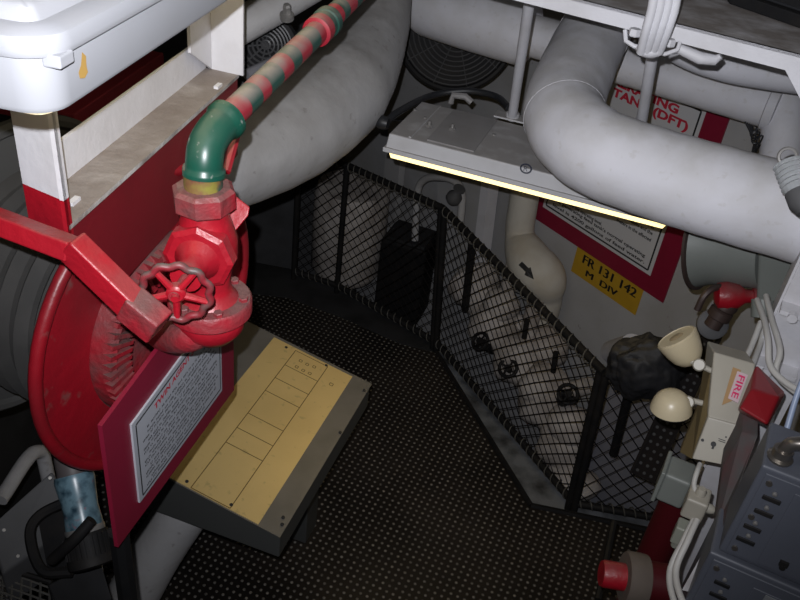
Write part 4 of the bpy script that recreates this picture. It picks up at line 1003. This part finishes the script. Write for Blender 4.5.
tg_ = thing('lettered_tag', D(735, 405, 1.84), 'small pink tag lettered in red on the cream box lid', 'tag')
fn = (f1[1] - f1[0]).cross(f1[2] - f1[0]).normalized(); fn = fn if fn.dot(CAM - f1[0]) > 0 else -fn
def tpt(x, y, o_=.0): return PL(x, y, f1[0] + fn * (.004 + o_), fn)
mb = MB(); mb.prism([tpt(737.5, 371), tpt(748, 375), tpt(738, 403), tpt(728, 398)], -fn * .0035); tb_ = mb.build('tag_plate', M['pinktag'], tg_)
mb = MB(); tU = (tpt(733, 400) - tpt(742.5, 374)).normalized(); tV = (tpt(748, 375) - tpt(737.5, 371)).normalized(); tV = (tV - tU * tV.dot(tU)).normalized()
LT = (tpt(733, 400) - tpt(742.5, 374)).length
text_into(mb, 'FIRE', tpt(739.2, 374.5, .001), tU, tV, .014, LT * .86, 'l', .02)
mb.build('lettering', M['pinkink'], tb_)
mb = MB(); mb.prism([tpt(733, 367, -.002), tpt(741, 370, -.002), tpt(734, 400, -.002), tpt(722, 405, -.002)], -fn * .0015); o = mb.build('adhesive_pad', mat('pad_ochre', (.36, .22, .10), .7)); tag(o, 'ochre adhesive patch behind the pink tag', 'patch')

# white cables
for i, pts in enumerate((
    [D(757, 300, 2.1), D(764, 320, 2.0), D(768, 340, 1.92), D(770, 365, 1.88), D(785, 382, 1.84), D(810, 396, 1.8)],
    [D(766, 296, 2.1), D(772, 320, 2.0), D(780, 350, 1.9), D(776, 372, 1.88), D(790, 388, 1.84), D(812, 402, 1.8)],
    [D(761, 322, 2.08), D(752, 345, 2.05), D(742, 366, 2.0)],
    [D(766, 322, 2.1), D(760, 345, 2.08), D(750, 372, 2.0)],
    [D(697, 520, 1.85), D(688, 540, 1.82), D(676, 570, 1.8), D(682, 600, 1.75), D(700, 630, 1.7)],
    [D(694, 520, 1.86), D(684, 540, 1.83), D(670, 572, 1.81), D(675, 604, 1.76), D(692, 640, 1.7)])):
    lab = ('outer white cable curving down from the horn to the right edge', 'inner white cable curving from the horn to the right edge', 'short white cable entering the cream box from above', 'second short white cable just right of the cream box corner', 'outer white cable hanging from the small cream junction box', 'inner white cable hanging from the small cream junction box')[i]
    lagpipe('white_cable', pts, .0075, M['cablew'], lab, 'cable', 10, 8, 'white cables at right')

# switch panels
pn0 = D(762, 465, 1.5); pd_ = (Zp(800, 480, pn0.z) - pn0).normalized(); pv = V(-pd_.y, pd_.x, 0); pv = pv if pv.y > 0 else -pv
def spanel(z1, z0, dx, label, slots, group):
    t = thing('switch_panel', V(pn0.x, pn0.y, z0) + pd_ * .2, label, 'control panel', group)
    o_ = V(pn0.x, pn0.y, 0) + pd_ * dx
    m = MB(); m.hexa([o_ + Z * z0, o_ + pd_ * .42 + Z * z0, o_ + pd_ * .42 + pv * .14 + Z * z0, o_ + pv * .14 + Z * z0, o_ + Z * z1, o_ + pd_ * .42 + Z * z1, o_ + pd_ * .42 + pv * .14 + Z * z1, o_ + pv * .14 + Z * z1]); cs_ = m.build('case', M['bluegrey'], t, bevel=.006)
    m = MB(); a = o_ - pv * .004
    m.prism([a + pd_ * .012 + Z * (z0 + .012), a + pd_ * .41 + Z * (z0 + .012), a + pd_ * .41 + Z * (z1 - .012), a + pd_ * .012 + Z * (z1 - .012)], pv * .004); m.build('front_plate', M['bluegrey'], t, bevel=.002)
    def pp(x, y): return PL(x, y, o_ - pv * .006, pv)
    for (xa, ya, xb, yb) in slots:
        c = (pp(xa, ya) + pp(xb, yb)) / 2; ln_ = (pp(xb, yb) - pp(xa, ya)).length
        m = MB(); m.box(c, pd_ * (ln_ / 2), Z * .0055, pv * .002); s_ = m.build('switch_slot', M['black'], t, bevel=.002)
        m = MB(); m.lathe(c + Z * .017, -pv, [(.0045, 0), (.0045, .004), (.0025, .005)], 10); m.build('indicator', M['bolt'], s_, True)
    for x, z in ((.03, z1 - .03), (.03, (z0 + z1) / 2), (.03, z0 + .03)):
        m = MB(); m.lathe(a + pd_ * x * .8 + Z * z, -pv, [(.006, 0), (.006, .004)], 10); m.build('screw', M['handle'], t, True)
    return t, pp, o_
zA = pn0.z; zB = PL(719, 551, pn0, pv).z
t_, pp, o_ = spanel(zA, zB, 0, 'blue-grey switch panel with four black slots at the right edge', [(762, 497, 781, 503), (754, 510, 773, 517), (743.5, 525, 761, 532), (736, 538, 755, 544)], 'blue-grey switch panels')
# inner door with latch
m = MB(); dA = pp(770, 555); dB = pp(800, 500)
z_a, z_b2 = PL(762, 553, o_, pv).z, zA - .02
xx = (pp(762, 553) - o_).dot(pd_)
m.prism([o_ - pv * .006 + pd_ * (xx) + Z * (zB + .018), o_ - pv * .006 + pd_ * .40 + Z * (zB + .018), o_ - pv * .006 + pd_ * .40 + Z * (zA - .03), o_ - pv * .006 + pd_ * xx + Z * (zA - .03)], pv * .003); dr = m.build('door', M['bluegrey'], t_, bevel=.002)
m = MB(); c = pp(784, 563); m.box(c, pd_ * .008, Z * .006, pv * .006); m.lathe(c - Z * .008, -pv, [(.006, 0), (.006, .008)], 8); m.build('latch', M['black'], dr)
t2, pp2, o2 = spanel(zB - .012, zB - .4, -.012, 'lower blue-grey switch panel at the bottom right corner', [(714, 582, 730, 587), (709, 594, 727, 599)], 'blue-grey switch panels')
m = MB(); c0_ = o2 - pv * .006 + pd_ * .10 + Z * (zB - .05); m.prism([c0_, c0_ + pd_ * .3, c0_ + pd_ * .3 - Z * .3, c0_ - Z * .3], pv * .003); dr2 = m.build('door', M['bluegrey'], t2, bevel=.002)
m = MB(); m.box(c0_ + pd_ * .1 - Z * .012 - pv * .001, pd_ * .075, Z * .008, pv * .001); m.build('nameplate', mat('plate_pale', (.2, .21, .22), .5), dr2)
m = MB(); m.box(c0_ + pd_ * .08 - Z * .06 - pv * .004, pd_ * .03, Z * .012, pv * .006); m.build('handle', M['black'], dr2, bevel=.003)
# pipe fittings on top of the panel
pf = thing('conduit_fitting', V(pn0.x, pn0.y, zA) + pd_ * .06 + pv * .06, 'worn metal conduit elbow on top of the switch panel', 'fitting')
c = Zp(781, 455, zA + .01)
mb = MB(); mb.lathe(c - Z * .01, Z, [(.022, 0), (.024, .006), (.018, .01), (.018, .025)], 16); mb.build('collar', M['handle'], pf, True)
mb = MB(); mb.tube(smooth_path([c + Z * .01, c + Z * .035 + pd_ * .01, c + Z * .045 + pd_ * .05, c + Z * .03 + pd_ * .12], 5), .013, 12); mb.build('elbow', M['handle'], pf, True)
# light blue conduit
lagpipe('conduit', [D(806, 372, 1.62), D(796, 398, 1.62), D(786, 432, 1.62), D(782, 447, 1.60)], .006, mat('pale_blue_conduit', (.26, .32, .45), .4), 'thin pale blue conduit above the switch panel', 'conduit', 10)
# bracket plate between stanchion and panel
mb = MB(); mb.prism([D(742, 432, 1.78), D(758, 436, 1.75), D(718, 540, 1.70), D(712, 545, 1.74), D(722, 470, 1.80)], V(.03, .1, 0)); o = mb.build('backing_plate', mat('backing_grey', (.075, .07, .07), .7, col2=(.12, .03, .035), nscale=14, namt=.6), bevel=.003); tag(o, 'grey and dull red backing plate between cream box and switch panel', 'plate')
mb = MB(); mb.prism([D(772, 428, 1.85), D(776, 430, 1.85), D(690, 592, 1.75), D(682, 590, 1.75)], ray(730, 500).normalized() * .04); o = mb.build('white_rail', M['whitedust']); tag(o, 'white rail running down beside the switch panel', 'rail')

# junction boxes
jb = thing('junction_box', D(675, 500, 2.0), 'grey-green junction box right of the near fence panel', 'box', 'small junction boxes')
jc = D(676, 482, 2.02); jax = (D(663, 477, 1.98) - jc).normalized()
mb = MB(); u_, w_ = pd_, Z
mb.box(jc, pd_ * .032, pv * .04, Z * .045); mb.build('case', M['greengrey'], jb, bevel=.008)
mb = MB(); mb.box(jc - pd_ * .036, pd_ * .005, pv * .045, Z * .05); mb.build('cover', M['greengrey'], jb, bevel=.003)
jb2 = thing('junction_box', D(697, 515, 1.88), 'small cream junction box with white cables below the emergency light', 'box', 'small junction boxes')
jc = D(696, 503, 1.87)
mb = MB(); mb.box(jc, pd_ * .024, pv * .03, Z * .03); mb.build('case', M['creambox'], jb2, bevel=.006)
for a in ((0, 0, -1), (0, 0, 1), (1, 0, 0)):
    ax = Z * a[2] + pd_ * a[0]; mb = MB(); mb.lathe(jc + ax * (.028 if a[2] else .022), ax, [(.012, 0), (.012, .012), (.008, .02)], 10); mb.build('gland', M['creambox'], jb2, True)
lagpipe('white_cable', [D(696, 493, 1.86), D(694, 484, 1.87), D(697, 472, 1.88), D(700, 464, 1.9)], .006, M['cablew'], 'short white cable joining cream box and small junction box', 'cable', 10, 8, 'white cables at right')
# extra junction piece lower
jb3 = thing('junction_box', D(682, 545, 1.95), 'pale green-grey conduit body under the small cream junction box', 'box', 'small junction boxes')
jc = D(681, 532, 1.95); mb = MB(); mb.box(jc, pd_ * .016, pv * .02, Z * .028); mb.build('case', mat('sage', (.3, .31, .26), .5), jb3, bevel=.005)
mb = MB(); mb.cyl(jc - Z * .028, jc - Z * .05, .012, .01, 10); mb.build('gland', mat('sage', (.3, .31, .26)), jb3, True)

# red standpipe with cap
rp = thing('red_standpipe', V(D(660, 560, 2.2).x, D(660, 560, 2.2).y, 0), 'dark red standpipe with bright red capped outlet at lower right', 'standpipe')
ra0 = D(682, 492, 2.12)
mb = MB(); rx = V(ra0.x, ra0.y, 0); mb.tube([rx, rx + Z * ra0.z], .044, 24); mb.build('pipe_run', mat('standpipe_red', (.07, .003, .006), .5), rp, True)
oc_ = D(652, 582, 2.0); odir = (D(606, 574, 2.0) - oc_).normalized()
mb = MB(); mb.cyl(oc_ - odir * .05, oc_ + odir * .04, .05, n=28); mb.build('outlet', mat('standpipe_red', (.07, .003, .006), .5), rp, True)
mb = MB(); mb.lathe(oc_ + odir * .015, odir, [(.05, 0), (.062, .004), (.064, .02), (.064, .05), (.06, .055)], 32); mb.build('gasket_ring', M['gasket'], rp, True)['label'] = 'tan gasket ring'
mb = MB(); mb.lathe(oc_ + odir * .07, odir, [(.033, 0), (.033, .05), (.030, .056), (.026, .056)], 28); mb.build('cap', M['red'], rp, True)['label'] = 'bright red cap'
lagpipe('black_rod', [D(614, 522, 2.9), D(598, 600, 2.7)], .012, M['black'], 'thin black rod standing before the red capped outlet', 'rod', 8)

# ================================================================== LIGHTS, WORLD, CAMERA
def spot(name, loc, target, energy, size, angle, blend, col=(1, 1, 1)):
    l = bpy.data.lights.new(name, 'SPOT'); l.energy = energy; l.shadow_soft_size = size; l.spot_size = math.radians(angle); l.spot_blend = blend; l.color = col
    o = bpy.data.objects.new(name, l); COL.objects.link(o); o.location = loc
    o.rotation_euler = (Vector(target) - Vector(loc)).to_track_quat('-Z', 'Y').to_euler(); return o
camR = V(ray(401, 300).x, ray(401, 300).y, ray(401, 300).z) - ray(400, 300); camR.normalize()
camU = ray(400, 299) - ray(400, 300); camU.normalize()
flash = CAM - camR * .025 + camU * .045
spot('camera_flash', flash, D(415, 140, 3), 140, .006, 92, 1.0, (.94, .95, 1.0))
def area(name, loc, target, energy, sx, sy, col):
    l = bpy.data.lights.new(name, 'AREA'); l.shape = 'RECTANGLE'; l.size = sx; l.size_y = sy; l.energy = energy; l.color = col
    o = bpy.data.objects.new(name, l); COL.objects.link(o); o.location = loc
    o.rotation_euler = (Vector(target) - Vector(loc)).to_track_quat('-Z', 'Y').to_euler(); return o
area('overhead_lamp', (.3, .6, 3.8), (.2, 2.2, 1.5), 3, 1.2, .3, (1., .96, .9))
w = bpy.data.worlds.new('dim'); SC.world = w; w.use_nodes = True
w.node_tree.nodes['Background'].inputs[0].default_value = (.05, .05, .06, 1); w.node_tree.nodes['Background'].inputs[1].default_value = .25
cam = bpy.data.cameras.new('camera'); co = bpy.data.objects.new('camera', cam); COL.objects.link(co)
cam.sensor_fit = 'HORIZONTAL'; cam.sensor_width = 36; cam.lens = F / 800 * 36; cam.clip_start = .05; cam.clip_end = 50
fwd = ray(400, 300).normalized()
co.matrix_world = Matrix((( camR.x, camU.x, -fwd.x, CAM.x), (camR.y, camU.y, -fwd.y, CAM.y), (camR.z, camU.z, -fwd.z, CAM.z), (0, 0, 0, 1)))
SC.camera = co
SC.view_settings.view_transform = 'Standard'; SC.view_settings.look = 'None'; SC.view_settings.exposure = 0
